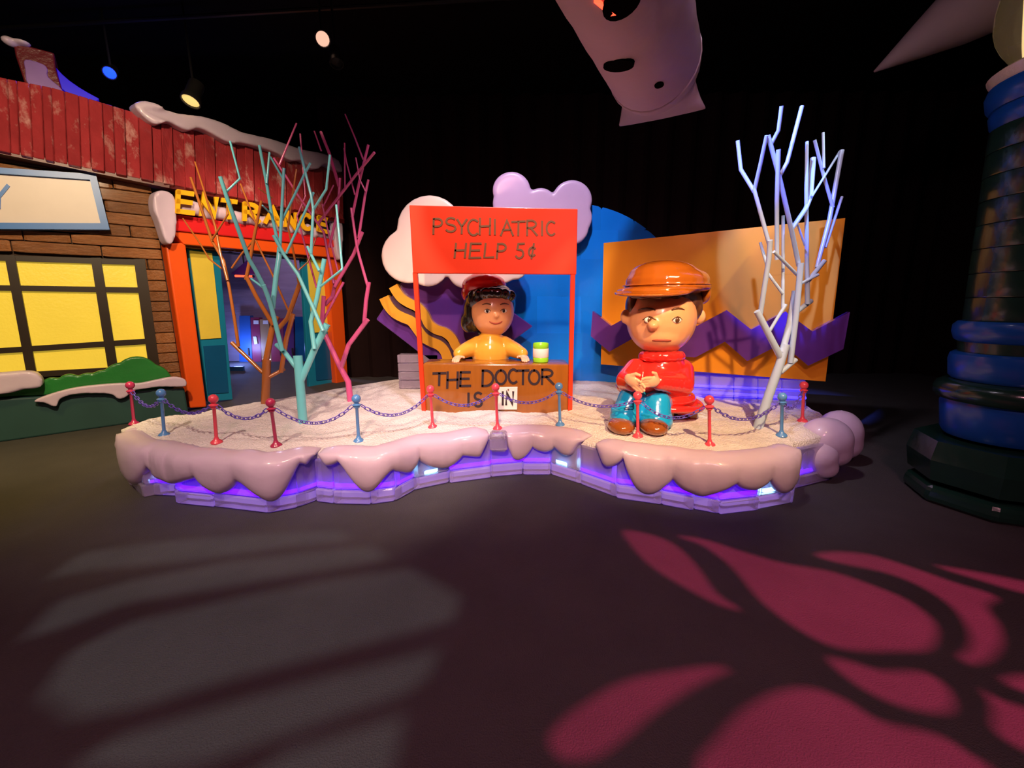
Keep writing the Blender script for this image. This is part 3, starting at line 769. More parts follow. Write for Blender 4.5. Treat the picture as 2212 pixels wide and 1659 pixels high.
tree('bare_tree', 'bare cyan painted pipe tree with a cut trunk on the snow', M_cyan, 3.9, (655, 912), [
 (84, 84, [(654.5, 912), c2(1320, 1250), c2(1298, 965)]),
 (62, 62, [c2(1335, 1190), c2(1460, 900), c2(1578, 665)]),
 (48, 44, [c2(1285, 1080), c2(1165, 925), c2(1095, 860)]),
 (42, 40, [c2(1145, 905), c2(1060, 560), c2(1030, 450), c2(970, 290)]),
 (40, 32, [c2(985, 330), c2(900, 160), c2(830, 40), c1(720, 1150), c1(620, 870), c1(555, 670)]),
 (24, 20, [c2(960, 310), c2(850, 230)]),
 (20, 18, [c1(615, 815), c1(745, 690), c1(650, 330)]),
 (46, 44, [c2(1058, 500), c2(1090, 210), c2(1118, 30), c1(1125, 1350)]),
 (28, 24, [c1(1125, 1380), c1(1142, 1050), c1(1165, 590)]),
 (28, 24, [c1(1105, 1290), c1(1050, 1040), c1(1000, 740), c1(930, 370)]),
 (20, 18, [c1(1000, 730), c1(1028, 440)]), (18, 16, [c1(1155, 690), c1(1035, 480)]), (16, 14, [c1(1040, 1025), c1(960, 945)]),
 (20, 20, [c1(1140, 1100), c1(1300, 780), c1(1355, 660), c1(1418, 540)]),
 (36, 30, [c2(1535, 720), c2(1440, 500), c2(1300, 190), c2(1165, 0), c1(1065, 1230)]),
 (22, 20, [c1(1190, 1400), c1(1450, 820)]),
 (44, 40, [c2(1455, 890), c2(1422, 640), c2(1480, 420), c2(1552, 40)]),
 (22, 20, [c2(1515, 305), c2(1712, 150), c1(1722, 1545), c1(1690, 1200), c1(1665, 940)]),
 (28, 26, [c2(1500, 150), c2(1425, 0), c1(1390, 1340)]),
 (26, 22, [c1(1425, 1400), c1(1445, 980), c1(1425, 850), c1(1310, 390)]),
 (22, 20, [c1(1455, 975), c1(1570, 790), c1(1605, 460)])], seed=2)
tree('bare_tree', 'bare copper brown pipe tree in front of the doorway', M_brn, 4.7, (573, 872), [
 (78, 74, [(573, 872), c2(995, 1250), c2(1000, 1000)]),
 (36, 36, [c2(955, 1120), c2(665, 840)]),
 (28, 22, [c2(730, 870), c2(690, 600), c2(640, 300), c2(590, 60), c1(480, 1290), c1(350, 900), c1(275, 680)]),
 (26, 14, [c2(625, 240), c2(560, 0), c1(510, 1150), c1(400, 800), c1(315, 530)]),
 (16, 12, [c2(565, 130), c2(450, 40), c1(370, 1320), c1(200, 1070)]),
 (16, 12, [c1(480, 1270), c1(630, 1030), c1(620, 960)]),
 (54, 50, [c2(995, 1010), c2(1050, 720), c2(1098, 590)]),
 (40, 34, [c2(1055, 660), c2(900, 400), c2(800, 200)]), (32, 22, [c2(805, 230), c2(850, 0), c1(880, 1250), c1(950, 900)]),
 (16, 14, [c1(895, 1110), c1(750, 740)]), (18, 14, [c1(670, 1540), c1(760, 1410), c1(880, 1270)]),
 (36, 36, [c2(1035, 1165), c2(1172, 1090)]), (42, 42, [c2(1140, 1110), c2(1190, 800), c2(1252, 570)]),
 (44, 40, [c2(1110, 710), c2(1200, 610), c2(1312, 290)]), (20, 16, [c2(1310, 300), c2(1265, 20), c1(1205, 1150), c1(1285, 600)]),
 (18, 16, [c2(1205, 530), c2(1060, 200), c2(960, 0), c1(890, 1270)]), (14, 12, [c2(1310, 145), c2(1395, 70), c1(1480, 1230)]),
 (14, 10, [c1(1050, 870), c1(920, 780)])], seed=5)
tree('bare_tree', 'bare magenta pink pipe tree beside the dark gap', M_mag, 4.8, (756, 866), [
 (62, 46, [(757, 866), c2(1780, 1215), c2(1700, 1070), c2(1560, 770)]),
 (44, 44, [c2(1708, 1090), c2(1785, 860), c2(1965, 620)]), (38, 36, [c2(1932, 660), c2(1950, 440), c2(1978, 265)]), (26, 22, [c2(1962, 290), c2(1880, 0), c1(1860, 1330), c1(1808, 970)]),
 (24, 20, [c1(1880, 1250), c1(1940, 850), c1(1972, 700)]), (14, 12, [c1(1945, 810), c1(1890, 700), c1(1852, 490)]),
 (24, 22, [c1(1818, 1050), c1(1890, 700), c1(1972, 365)]), (16, 12, [c1(1920, 500), c1(1840, 290), c1(1750, 75)]), (24, 22, [c1(1500, 1110), c1(1700, 850), c1(1880, 620), c1(2030, 440)]),
 (14, 12, [c1(1842, 840), c1(1760, 520), c1(1740, 400)]), (14, 12, [c1(1748, 790), c1(1745, 350)]),
 (42, 38, [c2(1560, 790), c2(1530, 640), c2(1545, 395)]), (24, 22, [c2(1545, 620), c2(1735, 265)]),
 (38, 34, [c2(1560, 475), c2(1630, 400), c2(1660, 245)]), (32, 30, [c2(1655, 300), c2(1830, 0), c1(1915, 1200)]),
 (26, 16, [c2(1640, 270), c2(1590, 20), c1(1545, 1200), c1(1300, 850), c1(1180, 660), c1(1065, 490)]), (18, 14, [c1(1125, 550), c1(1285, 160)]),
 (16, 14, [c1(1680, 1570), c1(1600, 1250), c1(1530, 930)]), (14, 12, [c1(1540, 960), c1(1640, 750)]),
 (24, 22, [c1(1600, 1340), c1(1680, 1000), c1(1700, 685)]), (28, 24, [c1(1690, 760), c1(1600, 450), c1(1518, 245)]), (14, 12, [c1(1520, 420), c1(1455, 235)]),
 (18, 14, [c2(1475, 310), c2(1390, 0), c1(1290, 1050), c1(1370, 860), c1(1320, 260)])], seed=9)
tree('bare_tree', 'bare pale grey blue leaning pipe tree in front of the orange panel', M_grey, 3.6, (1637, 925), [
 (92, 74, [(1637, 925), c4(440, 1280), c4(540, 1000), c4(600, 800)]),
 (60, 56, [c4(550, 920), c4(430, 690), c4(328, 490)]), (44, 44, [c4(360, 510), c4(400, 250), c4(440, 0), c3(465, 1385)]),
 (36, 32, [c3(460, 1440), c3(380, 1150), c3(308, 890)]), (34, 30, [c3(310, 910), c3(370, 650), c3(430, 370)]), (34, 32, [c3(305, 905), c3(180, 700), c3(150, 420)]),
 (30, 30, [c4(445, 680), c4(530, 540), c4(602, 425)]), (28, 26, [c4(572, 450), c4(574, 100), c3(590, 1500), c3(590, 1145)]), (26, 24, [c4(565, 315), c4(430, 130), c3(425, 1600), c3(368, 1405)]),
 (58, 58, [c4(570, 860), c4(640, 600), c4(690, 300)]), (52, 50, [c4(645, 960), c4(700, 500), c4(742, 35)]), (46, 46, [c4(560, 1060), c4(695, 945)]),
 (40, 36, [c3(740, 1620), c3(670, 1280), c3(560, 800), c3(445, 370)]), (32, 32, [c3(475, 455), c3(545, 320), c3(575, 85)]), (32, 34, [c3(560, 760), c3(630, 630), c3(772, 90)]), (36, 36, [c3(530, 1560), c3(530, 1000), c3(545, 505)]),
 (38, 46, [c3(670, 1280), c3(810, 1080), c3(855, 960), c3(880, 590)]), (20, 20, [c3(870, 960), c3(1140, 525)]),
 (44, 46, [c4(715, 485), c4(835, 395)]), (42, 26, [c4(805, 410), c4(800, 100), c3(820, 1500), c3(815, 900), c3(822, 430)]),
 (28, 28, [c4(750, 225), c4(905, 145)]), (40, 38, [c4(815, 200), c4(965, 15)]), (34, 38, [c3(920, 1640), c3(1040, 1180), c3(1160, 515)]), (24, 24, [c3(1000, 1450), c3(1160, 965)]),
 (28, 26, [c3(1070, 1060), c3(980, 750), c3(895, 415)]), (22, 22, [c3(985, 680), c3(978, 345)]), (28, 28, [c4(710, 150), c4(610, 50), c3(500, 1495)]), (18, 18, [c3(800, 1430), c3(730, 1235)])], seed=4)

# ================================================================== BACKDROP PIECES
def Y(y): return lambda u, v: Py(u, v, y)
FN = (0, -1, 0)
# blue disc, built of ice blocks with seams
dsc = thing('blue_disc', 'huge blue round ice disc standing behind the booth', 'ice panel', Py(1240, 850, 5.25))
dc, dr = (1240, 690), 250
def clip_circle(u0, v0, u1, v1):
    pts = []
    n = 14
    bor = [(u0+(u1-u0)*i/n, v0) for i in range(n)]+[(u1, v0+(v1-v0)*i/n) for i in range(n)]+[(u1-(u1-u0)*i/n, v1) for i in range(n)]+[(u0, v1-(v1-v0)*i/n) for i in range(n)]
    out = []
    for p in bor:
        d = math.hypot(p[0]-dc[0], p[1]-dc[1])
        out.append(p if d <= dr else None)
    if not any(out): return None
    # sample the intersection as a star-shaped polygon about a point inside
    ins = [p for p in out if p]; cx = sum(p[0] for p in ins)/len(ins); cy = sum(p[1] for p in ins)/len(ins)
    cx += (dc[0]-cx)*.02; cy += (dc[1]-cy)*.02
    poly = []
    for a in sorted([2*PI*i/40 for i in range(40)]+[math.atan2(y-cy, x-cx) % (2*PI) for x in (u0, u1) for y in (v0, v1)]):
        lo, hi = 0, 800
        for _ in range(24):
            mdl = (lo+hi)/2; x = cx+mdl*math.cos(a); y = cy+mdl*math.sin(a)
            if u0 <= x <= u1 and v0 <= y <= v1 and math.hypot(x-dc[0], y-dc[1]) <= dr: lo = mdl
            else: hi = mdl
        poly.append((cx+lo*math.cos(a), cy+lo*math.sin(a)))
    return poly
vrows = [440, 497, 560, 640, 720, 785, 856]
for r_ in range(6):
    us = [985, 1075, 1160, 1255, 1335, 1420, 1495] if r_ % 2 else [985, 1030, 1120, 1205, 1298, 1370, 1495]
    for a, b in zip(us, us[1:]):
        poly = clip_circle(a, vrows[r_], b, vrows[r_+1])
        if poly: obj('ice_block', slab(poly, Y(5.25+random.uniform(-.0015, .0015)), FN, .16), M_disc, dsc)
# white cloud and lilac cloud
def cloud(name, label, lobes, y, th, m, base):
    t = thing(name, label, 'cloud', Py(base[0], base[1], y))
    g = merge(*[prism([Py(*p, y) for p in circ(cu, cv, r, 0, 360-15, 23)], [Py(*p, y+th) for p in circ(cu, cv, r, 0, 360-15, 23)]) for cu, cv, r in lobes])
    obj('slab', remesh(g, .018, 4), m, t, 2)
    return t
cl1 = cloud('ice_cloud', 'white round lobed ice cloud behind the red sign board', [(928, 492, 70), (884, 552, 60), (925, 575, 44), (985, 530, 70), (1005, 585, 38), (1075, 560, 55), (1110, 575, 30)], 4.80, .155, M_white, (950, 620))
cl2 = cloud('ice_cloud', 'lilac lobed ice cloud in front of the blue disc', [(1105, 412, 41), (1105, 440, 41), (1168, 440, 34), (1168, 465, 34), (1236, 432, 43), (1236, 470, 43), (1232, 490, 40), (1170, 480, 60), (1110, 470, 45)], 5.10, .14, M_lilac, (1170, 530))
# purple kite-like panel with two yellow waves
kp = thing('purple_panel', 'purple pointed ice panel with two yellow wavy stripes behind the booth', 'ice panel', Py(960, 830, 4.98))
obj('panel', bev(slab([(812, 690), (880, 590), (985, 590), (1060, 640), (1151, 705), (1080, 756), (1000, 800), (955, 800)], Y(4.96), FN, .12), .012), M_purp, kp)
wa = [(849, 618), (858, 633), (868, 645), (884, 655), (902, 664), (916, 680), (926, 700), (942, 712), (960, 718), (975, 730), (985, 748), (996, 762)]
wb = [(829, 642), (838, 660), (852, 676), (870, 686), (888, 694), (902, 712), (914, 728), (930, 738), (948, 746), (960, 758), (968, 778), (980, 800)]
wc = [(846, 640), (856, 655), (870, 668), (888, 676), (904, 690), (916, 708), (930, 722), (948, 730), (962, 742), (974, 758), (984, 774), (992, 786)]
def wave(line, wpx, y, m, name):
    L = smooth_line(line, 4); top = []; bot = []
    for i, p in enumerate(L):
        a = L[max(0, i-1)]; b = L[min(len(L)-1, i+1)]; t = (b-a).normalized()
        top.append((p.x+t.y*wpx/2, p.y-t.x*wpx/2)); bot.append((p.x-t.y*wpx/2, p.y+t.x*wpx/2))
    parts = []
    fr = [Py(*p, y) for p in top]; fb = [Py(*p, y) for p in bot]; bk = Vector((0, .09, 0)); n = len(fr)
    V = fr+fb+[p+bk for p in fr]+[p+bk for p in fb]; Fc = []
    for i in range(n-1):
        Fc += [(i, i+1, n+i+1, n+i), (2*n+i, 3*n+i, 3*n+i+1, 2*n+i+1), (i, 2*n+i, 2*n+i+1, i+1), (n+i, n+i+1, 3*n+i+1, 3*n+i)]
    Fc += [(0, n, 3*n, 2*n), (n-1, 3*n-1, 4*n-1, 2*n-1)]
    obj(name, (V, Fc), m, kp, 1)
wave(wa, 20, 4.87, M_yel, 'wavy_stripe'); wave(wb, 21, 4.87, M_yel, 'wavy_stripe'); wave(wc, 10, 4.90, M_dark, 'dark_stripe')
for k in range(4):
    for j in range(2):
        zb = .50+.105*k; p = Py(905+j*95, 800, 5.0)
        obj('ice_block', bev(box((p.x, 5.04, zb+.05), (.49, .16, .10)), .008, 1), M_ice, kp)
# orange panel with purple zigzag band
PA = Py(1300, 700, 4.95); PB = Py(1800, 700, 4.05); PT = (PB-PA); PT.z = 0; PT.normalize(); PN = Vector((PT.y, -PT.x, 0))
def UPn(off=0.0): return lambda u, v: Pl(u, v, PA+PN*off, PN)
op = thing('orange_panel', 'big slanted orange ice panel with a purple zigzag band across it', 'ice panel', UPn()(1550, 880))
co = [(1304, 525), (1826, 471), (1783, 824), (1298, 787)]
def quad_pt(s, t):
    a = (co[0][0]+(co[1][0]-co[0][0])*s, co[0][1]+(co[1][1]-co[0][1])*s); b = (co[3][0]+(co[2][0]-co[3][0])*s, co[3][1]+(co[2][1]-co[3][1])*s)
    return (a[0]+(b[0]-a[0])*t, a[1]+(b[1]-a[1])*t)
ts = [0, .33, .66, 1]
for r_ in range(3):
    ss = [0, .18, .53, .80, 1] if r_ % 2 == 0 else [0, .36, .68, 1]
    for a, b in zip(ss, ss[1:]):
        e = 0
        obj('ice_block', slab([quad_pt(a+e, ts[r_]+e), quad_pt(b-e, ts[r_]+e), quad_pt(b-e, ts[r_+1]-e), quad_pt(a+e, ts[r_+1]-e)], UPn(random.uniform(-.0012, .0012)), PN, .13), M_pan, op)
zt = [(1279, 672), (1319, 703), (1370, 678), (1440, 704), (1570, 668), (1622, 712), (1697, 670), (1755, 716), (1836, 674)]
zt = [(1280, 672), (1320, 704), (1378, 672), (1436, 712), (1506, 704), (1570, 670), (1623, 712), (1697, 673), (1755, 716), (1836, 674)]
zb_ = [(1276, 726), (1316, 760), (1376, 726), (1434, 768), (1502, 772), (1566, 738), (1614, 780), (1690, 742), (1746, 790), (1822, 754)]
for i in range(len(zt)-1):
    a, b, c, d = zt[i], zt[i+1], zb_[i+1], zb_[i]
    obj('zigzag_band', slab([a, b, c, d], UPn(.10), PN, .095), M_purp, op)
# clear ice footing of the panel, with a blue glowing strip
nb = 5
for tier, (va, vb, vc, vd) in enumerate(((812, 836, 823, 845), (838, 856, 847, 864), (858, 884, 866, 894))):
    for k in range(nb):
        s0, s1 = 1480+(1742-1480)*k/nb+.5, 1480+(1742-1480)*(k+1)/nb-.5
        f0, f1 = k/nb, (k+1)/nb
        obj('ice_block', bev(slab([(s0, va+(vc-va)*f0), (s1, va+(vc-va)*f1), (s1, vb+(vd-vb)*f1), (s0, vb+(vd-vb)*f0)], UPn(.02), PN, .16), .008, 1), M_ice, op)
obj('led_strip', slab([(1482, 843), (1742, 858), (1742, 862), (1482, 848)], UPn(-.02), PN, .03), M_ledb, op)
obj('led_strip', slab([(1482, 830), (1742, 842), (1742, 845), (1482, 834)], UPn(-.05), PN, .03), M_ledb, op)
obj('back_block', slab([(1482, 800), (1740, 812), (1740, 882), (1482, 864)], UPn(-.19), PN, .04), M_core, op)

# ================================================================== BOOTH
YB = 4.02
bz = snow_z(-.2, 4.1)
bt = thing('advice_booth', 'red and brown ice advice booth with a lettered sign board on two posts', 'booth', (Py(1075, 905, YB).x, YB, bz))
sb = obj('sign_board', bev(slab([(884, 443), (1248, 451), (1245, 593), (892, 590)], Y(YB), FN, .06), .006), M_bred, bt)
def post(px):
    obj('post', bev(slab(px, Y(YB+.005), FN, .05), .006), M_bred, bt)
post([(891, 588), (901, 588), (921, 911), (912, 911)]); post([(1233, 590), (1243, 590), (1236, 899), (1227, 899)])
dk = slab([(911, 786), (1231, 787), (1230, 899), (919, 911)], Y(YB+.03), FN, .38)
desk = obj('desk', bev(dk, .02, 2), M_wood, bt, 1)
UB = Y(YB-.006); US = Y(YB-.004)
x0 = 933
for chx, b in zip('PSYCHIATRIC', [(935, 472, 958, 505), (962, 470, 986, 500), (988, 474, 1008, 504), (1010, 474, 1034, 508), (1036, 472, 1060, 506), (1064, 474, 1074, 506), (1082, 476, 1108, 508), (1106, 478, 1134, 508), (1138, 476, 1160, 508), (1164, 478, 1178, 508), (1180, 478, 1200, 508)]):
    letter(chx, b, US, FN, 4.2, M_inkg, sb, .012, 0)
for chx, b in zip('HELP5¢', [(982, 526, 1006, 556), (1014, 526, 1038, 557), (1046, 526, 1066, 556), (1072, 526, 1094, 558), (1114, 526, 1132, 558), (1140, 526, 1158, 558)]):
    letter(chx, b, US, FN, 4.2, M_inkg, sb, .012, 2)
UK = Y(YB+.026)
for chx, b in zip('THEDOCTOR', [(936, 806, 962, 832), (966, 804, 990, 838), (994, 804, 1016, 834), (1042, 800, 1066, 834), (1070, 800, 1094, 830), (1098, 798, 1118, 828), (1118, 800, 1142, 830), (1142, 800, 1166, 830), (1170, 798, 1196, 830)]):
    letter(chx, b, UK, FN, 5.0, M_ink, desk, .012)
for chx, b in zip('IS', [(1006, 850, 1018, 878), (1024, 848, 1042, 878)]):
    letter(chx, b, UK, FN, 5.0, M_ink, desk, .012)
cd = thing('door_card', 'white card lettered IN hanging on the booth desk', 'card', Py(1097, 886, YB+.02))
cdp = obj('card', bev(slab([(1077, 837), (1118, 836), (1117, 885), (1075, 885)], Y(YB+.008), FN, .018), .003), M_card, cd, 0)
letter('I', (1081, 847, 1091, 874), Y(YB+.004), FN, 4.4, M_ink, cdp, .008)
letter('N', (1093, 847, 1109, 874), Y(YB+.004), FN, 4.4, M_ink, cdp, .008)
obj('pin', ell(Py(1098, 842, YB+.004), (.008, .006, .008), 8, 6), M_inkg, cd)
# can on the desk
cz = Py(1170, 786, YB+.03).z
deskz = Py(1070, 786.5, YB+.03).z
cy = 4.20; cp = Vector((Py(1168, 780, cy).x, cy, deskz+.001)); rc = 17*cy/F
cn = thing('collection_can', 'lime green can with a wide white band on the booth desk', 'can', cp)
HC = zat(1168, 741, cp)-deskz
obj('body', lathe([(rc*.98, 0), (rc, .008), (rc, HC*.24), (rc*.985, HC*.25), (rc*.985, HC*.72), (rc, HC*.73), (rc, HC*.96), (rc*.94, HC), (rc*.9, HC-.012), (rc*.3, HC-.012)], cp, 24), M_green, cn, 1)
obj('label_band', lathe([(rc*1.0, HC*.25), (rc*1.012, HC*.26), (rc*1.012, HC*.71), (rc*1.0, HC*.72)], cp, 24), M_card, cn, 1)

# ================================================================== FIGURES (plain child sculptures)
def cap_(a, b, r0, r1, n=6):
    """tapered capsule"""
    a, b = Vector(a), Vector(b)
    return merge(*[ell(a.lerp(b, k/n), (r0+(r1-r0)*k/n,)*3, 12, 8) for k in range(n+1)])
def hand(wrist, fdir, side, palm_n, s, curl=.5):
    """palm with four fingers and a thumb; fdir = direction of fingers, side = towards thumb"""
    f = Vector(fdir).normalized(); sd = (Vector(side)-f*Vector(side).dot(f)).normalized(); pn = f.cross(sd).normalized()
    if pn.dot(Vector(palm_n)) < 0: pn = -pn
    R = Matrix((f, sd, pn)).transposed()
    g = [ell(Vector(wrist)+f*s*.45, (s*.52, s*.42, s*.20), 14, 10, R)]
    for k, (o_, ln) in enumerate(((.30, .62), (.10, .72), (-.10, .66), (-.29, .50))):
        b = Vector(wrist)+f*s*.82+sd*s*o_
        k1 = b+f*s*ln*.45+pn*s*.05*curl; k2 = k1+(f*(1-.5*curl)+pn*curl*.8).normalized()*s*ln*.35; k3 = k2+(f*(1-.9*curl)+pn*curl*1.1).normalized()*s*ln*.22
        g += [cap_(b-f*s*.1, k1, s*.115, s*.11, 4), cap_(k1, k2, s*.11, s*.10, 3), cap_(k2, k3, s*.10, s*.09, 2)]
    b = Vector(wrist)+f*s*.30+sd*s*.34
    k1 = b+(f*.5+sd*.8).normalized()*s*.28; k2 = k1+(f*.9+sd*.35).normalized()*s*.26
    g += [cap_(b, k1, s*.14, s*.125, 3), cap_(k1, k2, s*.125, s*.10, 3)]
    return remesh(merge(*g), s*.045, 3)
from mathutils.bvhtree import BVHTree
def face_parts(head, hg_, c, look, eye_m, s, brow_z=.085):
    """generic face: eyes with white, iris, brows; returns the surface function for the mouth"""
    bvh = BVHTree.FromPolygons([tuple(v) for v in hg_[0]], hg_[1])
    def surf(dx, dz, out=0.0):
        h = bvh.ray_cast(Vector((c.x+dx, c.y-2, c.z+dz)), Vector((0, 1, 0)))[0]
        return (h if h else Vector((c.x+dx, c.y, c.z+dz)))-Vector((0, out, 0))
    for sx in (-1, 1):
        p = surf(look+sx*.105*s, .005*s)
        obj('eye', ell(p, (.040*s, .016*s, .027*s), 14, 10), M_eyew, head, 2)
        obj('iris', ell(p+Vector((0, -.010*s, 0)), (.020*s, .010*s, .023*s), 12, 8), eye_m, head, 2)
        obj('eyelid', tube([surf(look+sx*.105*s+k*.021*s, (.030-.006*k*k)*s, .010*s) for k in (-2, -1, 0, 1, 2)], [.003*s, .006*s, .007*s, .006*s, .003*s], 8), M_hairb, head, 2)
        br = [surf(look+sx*(.060+.028*k)*s, (brow_z+.014*math.sin(k*PI/4))*s, .002) for k in range(5)]
        obj('brow', tube(br, [.006*s, .009*s, .009*s, .008*s, .004*s], 8), M_hairb, head, 2)
    return surf
# ---- seated child
YS = 3.72
def S(u, v, dy=0): return Py(u, v, YS+dy)
K = YS/F
base = on_snow(1400, 938)
ki = thing('seated_figure', 'ice sculpture of a seated child in orange cap, red coat and blue trousers', 'sculpture', (S(1415, 935).x, YS-.2, snow_z(1.2, 3.5)))
def E_(u, v, dy, ru, rv, ry): return ell(S(u, v, dy), (ru*K, ry, rv*K), 20, 14)
hc = S(1428, 690); hr = (72*K, .285, 74*K)
head_g = [ell(hc, hr, 24, 18), E_(1424, 722, -.03, 56, 36, .24), E_(1430, 760, .02, 34, 30, .14),
          E_(1352, 684, .02, 12, 16, .045), E_(1511, 684, .04, 13, 17, .045), ell(S(1410, 703, -.255), (.046, .055, .042), 14, 10)]
hgm = remesh(merge(*head_g), .014, 5)
hd = obj('head', hgm, M_skin, ki, 2)
sf = face_parts(hd, hgm, hc, -.075, M_hairb, 1.0)
obj('mouth', tube([sf(-.07+.024*k, -.165+.004*(1-(k/3)**2), .003) for k in range(-3, 4)], [.004, .008, .009, .009, .009, .008, .004], 8), M_lip, hd, 2)
hair_g = [E_(1438, 650, .07, 76, 46, .26), E_(1364, 660, .03, 12, 26, .10), E_(1497, 664, .05, 16, 30, .14)]+[E_(1372+k*17, 637+(3 if k % 2 else 0), -.16-.07*math.sin(k*PI/6), 12, 8, .05) for k in range(7)]
obj('hair', remesh(merge(*hair_g), .014, 4), M_hairb, hd, 2)
# cap
cg = [E_(1438, 608, .02, 84, 34, .34), E_(1432, 592, .03, 70, 28, .29), E_(1440, 622, .02, 89, 17, .355), E_(1500, 606, .1, 26, 22, .2)]
cpp = obj('cap', remesh(merge(*cg), .016, 4), M_cap, ki, 2)
bg = ell(S(1410, 632, -.20), (78*K, .26, .028), 24, 10, Matrix.Rotation(.10, 3, 'X') @ Matrix.Rotation(-.03, 3, 'Y'))
obj('brim', remesh(merge(bg, E_(1425, 626, -.05, 88, 9, .34)), .013, 4), M_cap, cpp, 2)
obj('cap_band', remesh(merge(*[E_(1438, 617, .02, 90.5, 6, .362)]), .013, 2), M_cap, cpp, 2)
obj('ear_flap', remesh(merge(E_(1515, 636, .06, 14, 22, .14), E_(1520, 622, .05, 10, 16, .12)), .013, 3), M_cap, cpp, 2)
# coat
ct = [E_(1418, 822, .02, 66, 54, .24), E_(1430, 790, .02, 48, 36, .19), E_(1436, 856, .06, 66, 24, .27), E_(1470, 876, .10, 34, 20, .22), E_(1352, 836, .0, 22, 14, .14),
      cap_(S(1374, 800, .0), S(1354, 822, -.12), 27*K, 24*K), cap_(S(1354, 822, -.12), S(1366, 828, -.26), 23*K, 18*K),
      cap_(S(1470, 802, .02), S(1474, 832, -.12), 29*K, 25*K), cap_(S(1474, 832, -.12), S(1424, 826, -.28), 24*K, 18*K)]
coat = obj('coat', remesh(merge(*ct), .014, 5), M_coat, ki, 2)
obj('collar', remesh(merge(*[ell(S(1428, 769, .0)+Vector((math.cos(a)*.155, math.sin(a)*.125-.01, -.01*math.sin(a))), (.055, .055, .05), 10, 8) for a in [2*PI*k/16 for k in range(16)]]), .013, 3), M_coat, coat, 2)
obj('hem', remesh(merge(*[ell(S(1440, 872, .06)+Vector((math.cos(a)*.29, math.sin(a)*.27, .012*math.sin(3*a))), (.045, .045, .035), 10, 8) for a in [2*PI*k/52 for k in range(52)]]), .014, 6), M_coat, coat, 2)
# hands meet in front of the belly
hs = .125
obj('hand', hand(S(1352, 812, -.36), (.55, -.35, -.45), (.35, -.5, .75), (0, -.3, 1), hs, .35), M_hand, ki, 2)
obj('hand', hand(S(1424, 824, -.38), (-1, -.30, .02), (.05, -.3, 1), (0, -1, 0), hs, .30), M_hand, ki, 2)
# trousers and shoes
tr = [cap_(S(1424, 868, .05), S(1362, 862, -.16), 27*K, 27*K), cap_(S(1362, 862, -.16), S(1352, 893, -.19), 27*K, 29*K),
      cap_(S(1440, 872, .08), S(1420, 870, -.20), 28*K, 28*K), cap_(S(1420, 870, -.20), S(1418, 902, -.24), 28*K, 31*K)]
trs = obj('trousers', remesh(merge(*tr), .014, 4), M_trou, ki, 2)
for (u, v, dy, rr) in ((1350, 896, -.19, 30), (1416, 905, -.24, 33)):
    c = S(u, v, dy); r_ = rr*K
    obj('cuff', lathe([(r_*.90, -.035), (r_*1.04, -.045), (r_*1.06, -.01), (r_*.98, .05), (r_*.9, .06)], c, 22), M_trou, trs, 2)
for (u, v, dy) in ((1343, 920, -.24), (1412, 931, -.30)):
    c = S(u, v, dy); zz = snow_z(c.x, c.y)
    g = remesh(merge(ell((c.x-.02, c.y-.05, zz+.055), (.115, .155, .07), 16, 10), ell((c.x+.02, c.y+.06, zz+.065), (.095, .12, .085), 16, 10), box((c.x, c.y, zz+.012), (.15, .24, .03))), .013, 4)
    obj('shoe', g, M_shoe, ki, 2)
# stool
so = Vector((S(1462, 890, .12).x, YS+.12, snow_z(S(1462, 890, .12).x, YS+.12)))
sl = thing('stool', 'small brown stool under the seated child sculpture', 'stool', so)
sh = zat(1470, 884, so)-so.z+.0
sh = max(.12, sh)
obj('seat', lathe([(.20, sh-.03), (.215, sh-.02), (.215, sh+.01), (.20, sh+.02)], so, 22), M_cap, sl, 1)
for a in (.8, 2.35, 3.9, 5.5):
    q = so+Vector((math.cos(a)*.15, math.sin(a)*.13, 0))
    obj('leg', bev(box(q+Vector((0, 0, (sh-.03)/2-.01)), (.075, .075, sh-.03+.02)), .006, 1), M_cap, sl)

# ---- child behind the desk
YG = 4.55
def T_(u, v, dy=0): return Py(u, v, YG+dy)
KG = YG/F
gi = thing('desk_figure', 'ice sculpture of a child in mustard top and red hat behind the booth desk', 'sculpture', (T_(1060, 800).x, YG, snow_z(T_(1060, 800).x, YG)))
def H_(u, v, dy, ru, rv, ry): return ell(T_(u, v, dy), (ru*KG, ry, rv*KG), 20, 14)
hc = T_(1064, 672); hr = (46*KG, .22, 54*KG)
hg = [ell(hc, hr, 24, 18), H_(1064, 694, -.02, 38, 28, .18), H_(1060, 722, .01, 20, 18, .10), H_(1013, 680, .02, 9, 13, .04), ell(T_(1072, 682, -.195), (.034, .044, .030), 12, 8)]
hgm = remesh(merge(*hg), .012, 5)
hd = obj('head', hgm, M_skin, gi, 2)
sf = face_parts(hd, hgm, hc, .04, M_hair, .80)
obj('mouth', tube([sf(.04+.022*k, -.125+.022*(k/3)**2, .002) for k in range(-3, 4)], [.004, .007, .008, .008, .008, .007, .004], 8), M_lip, hd, 2)
hgr = [H_(1058, 644, .05, 54, 34, .235), H_(1024, 672, .09, 24, 48, .16), H_(1014, 694, .10, 20, 26, .13), H_(1100, 656, .08, 14, 30, .14), H_(1058, 690, .16, 44, 44, .12)]+[H_(1022+k*13.5, 632+(k-3)**2*.8, -.17+.012*(k-3)**2, 12, 12, .055) for k in range(7)]
obj('hair', remesh(merge(*hgr), .012, 4), M_hair, hd, 2)
hat = obj('hat', remesh(merge(H_(1046, 616, .08, 48, 26, .22), H_(1022, 634, .10, 26, 24, .17), H_(1034, 606, .06, 24, 16, .14)), .012, 4), M_coat, gi, 2)
obj('hat_bobble', H_(1012, 610, .10, 10, 10, .05), M_coat, hat, 2)
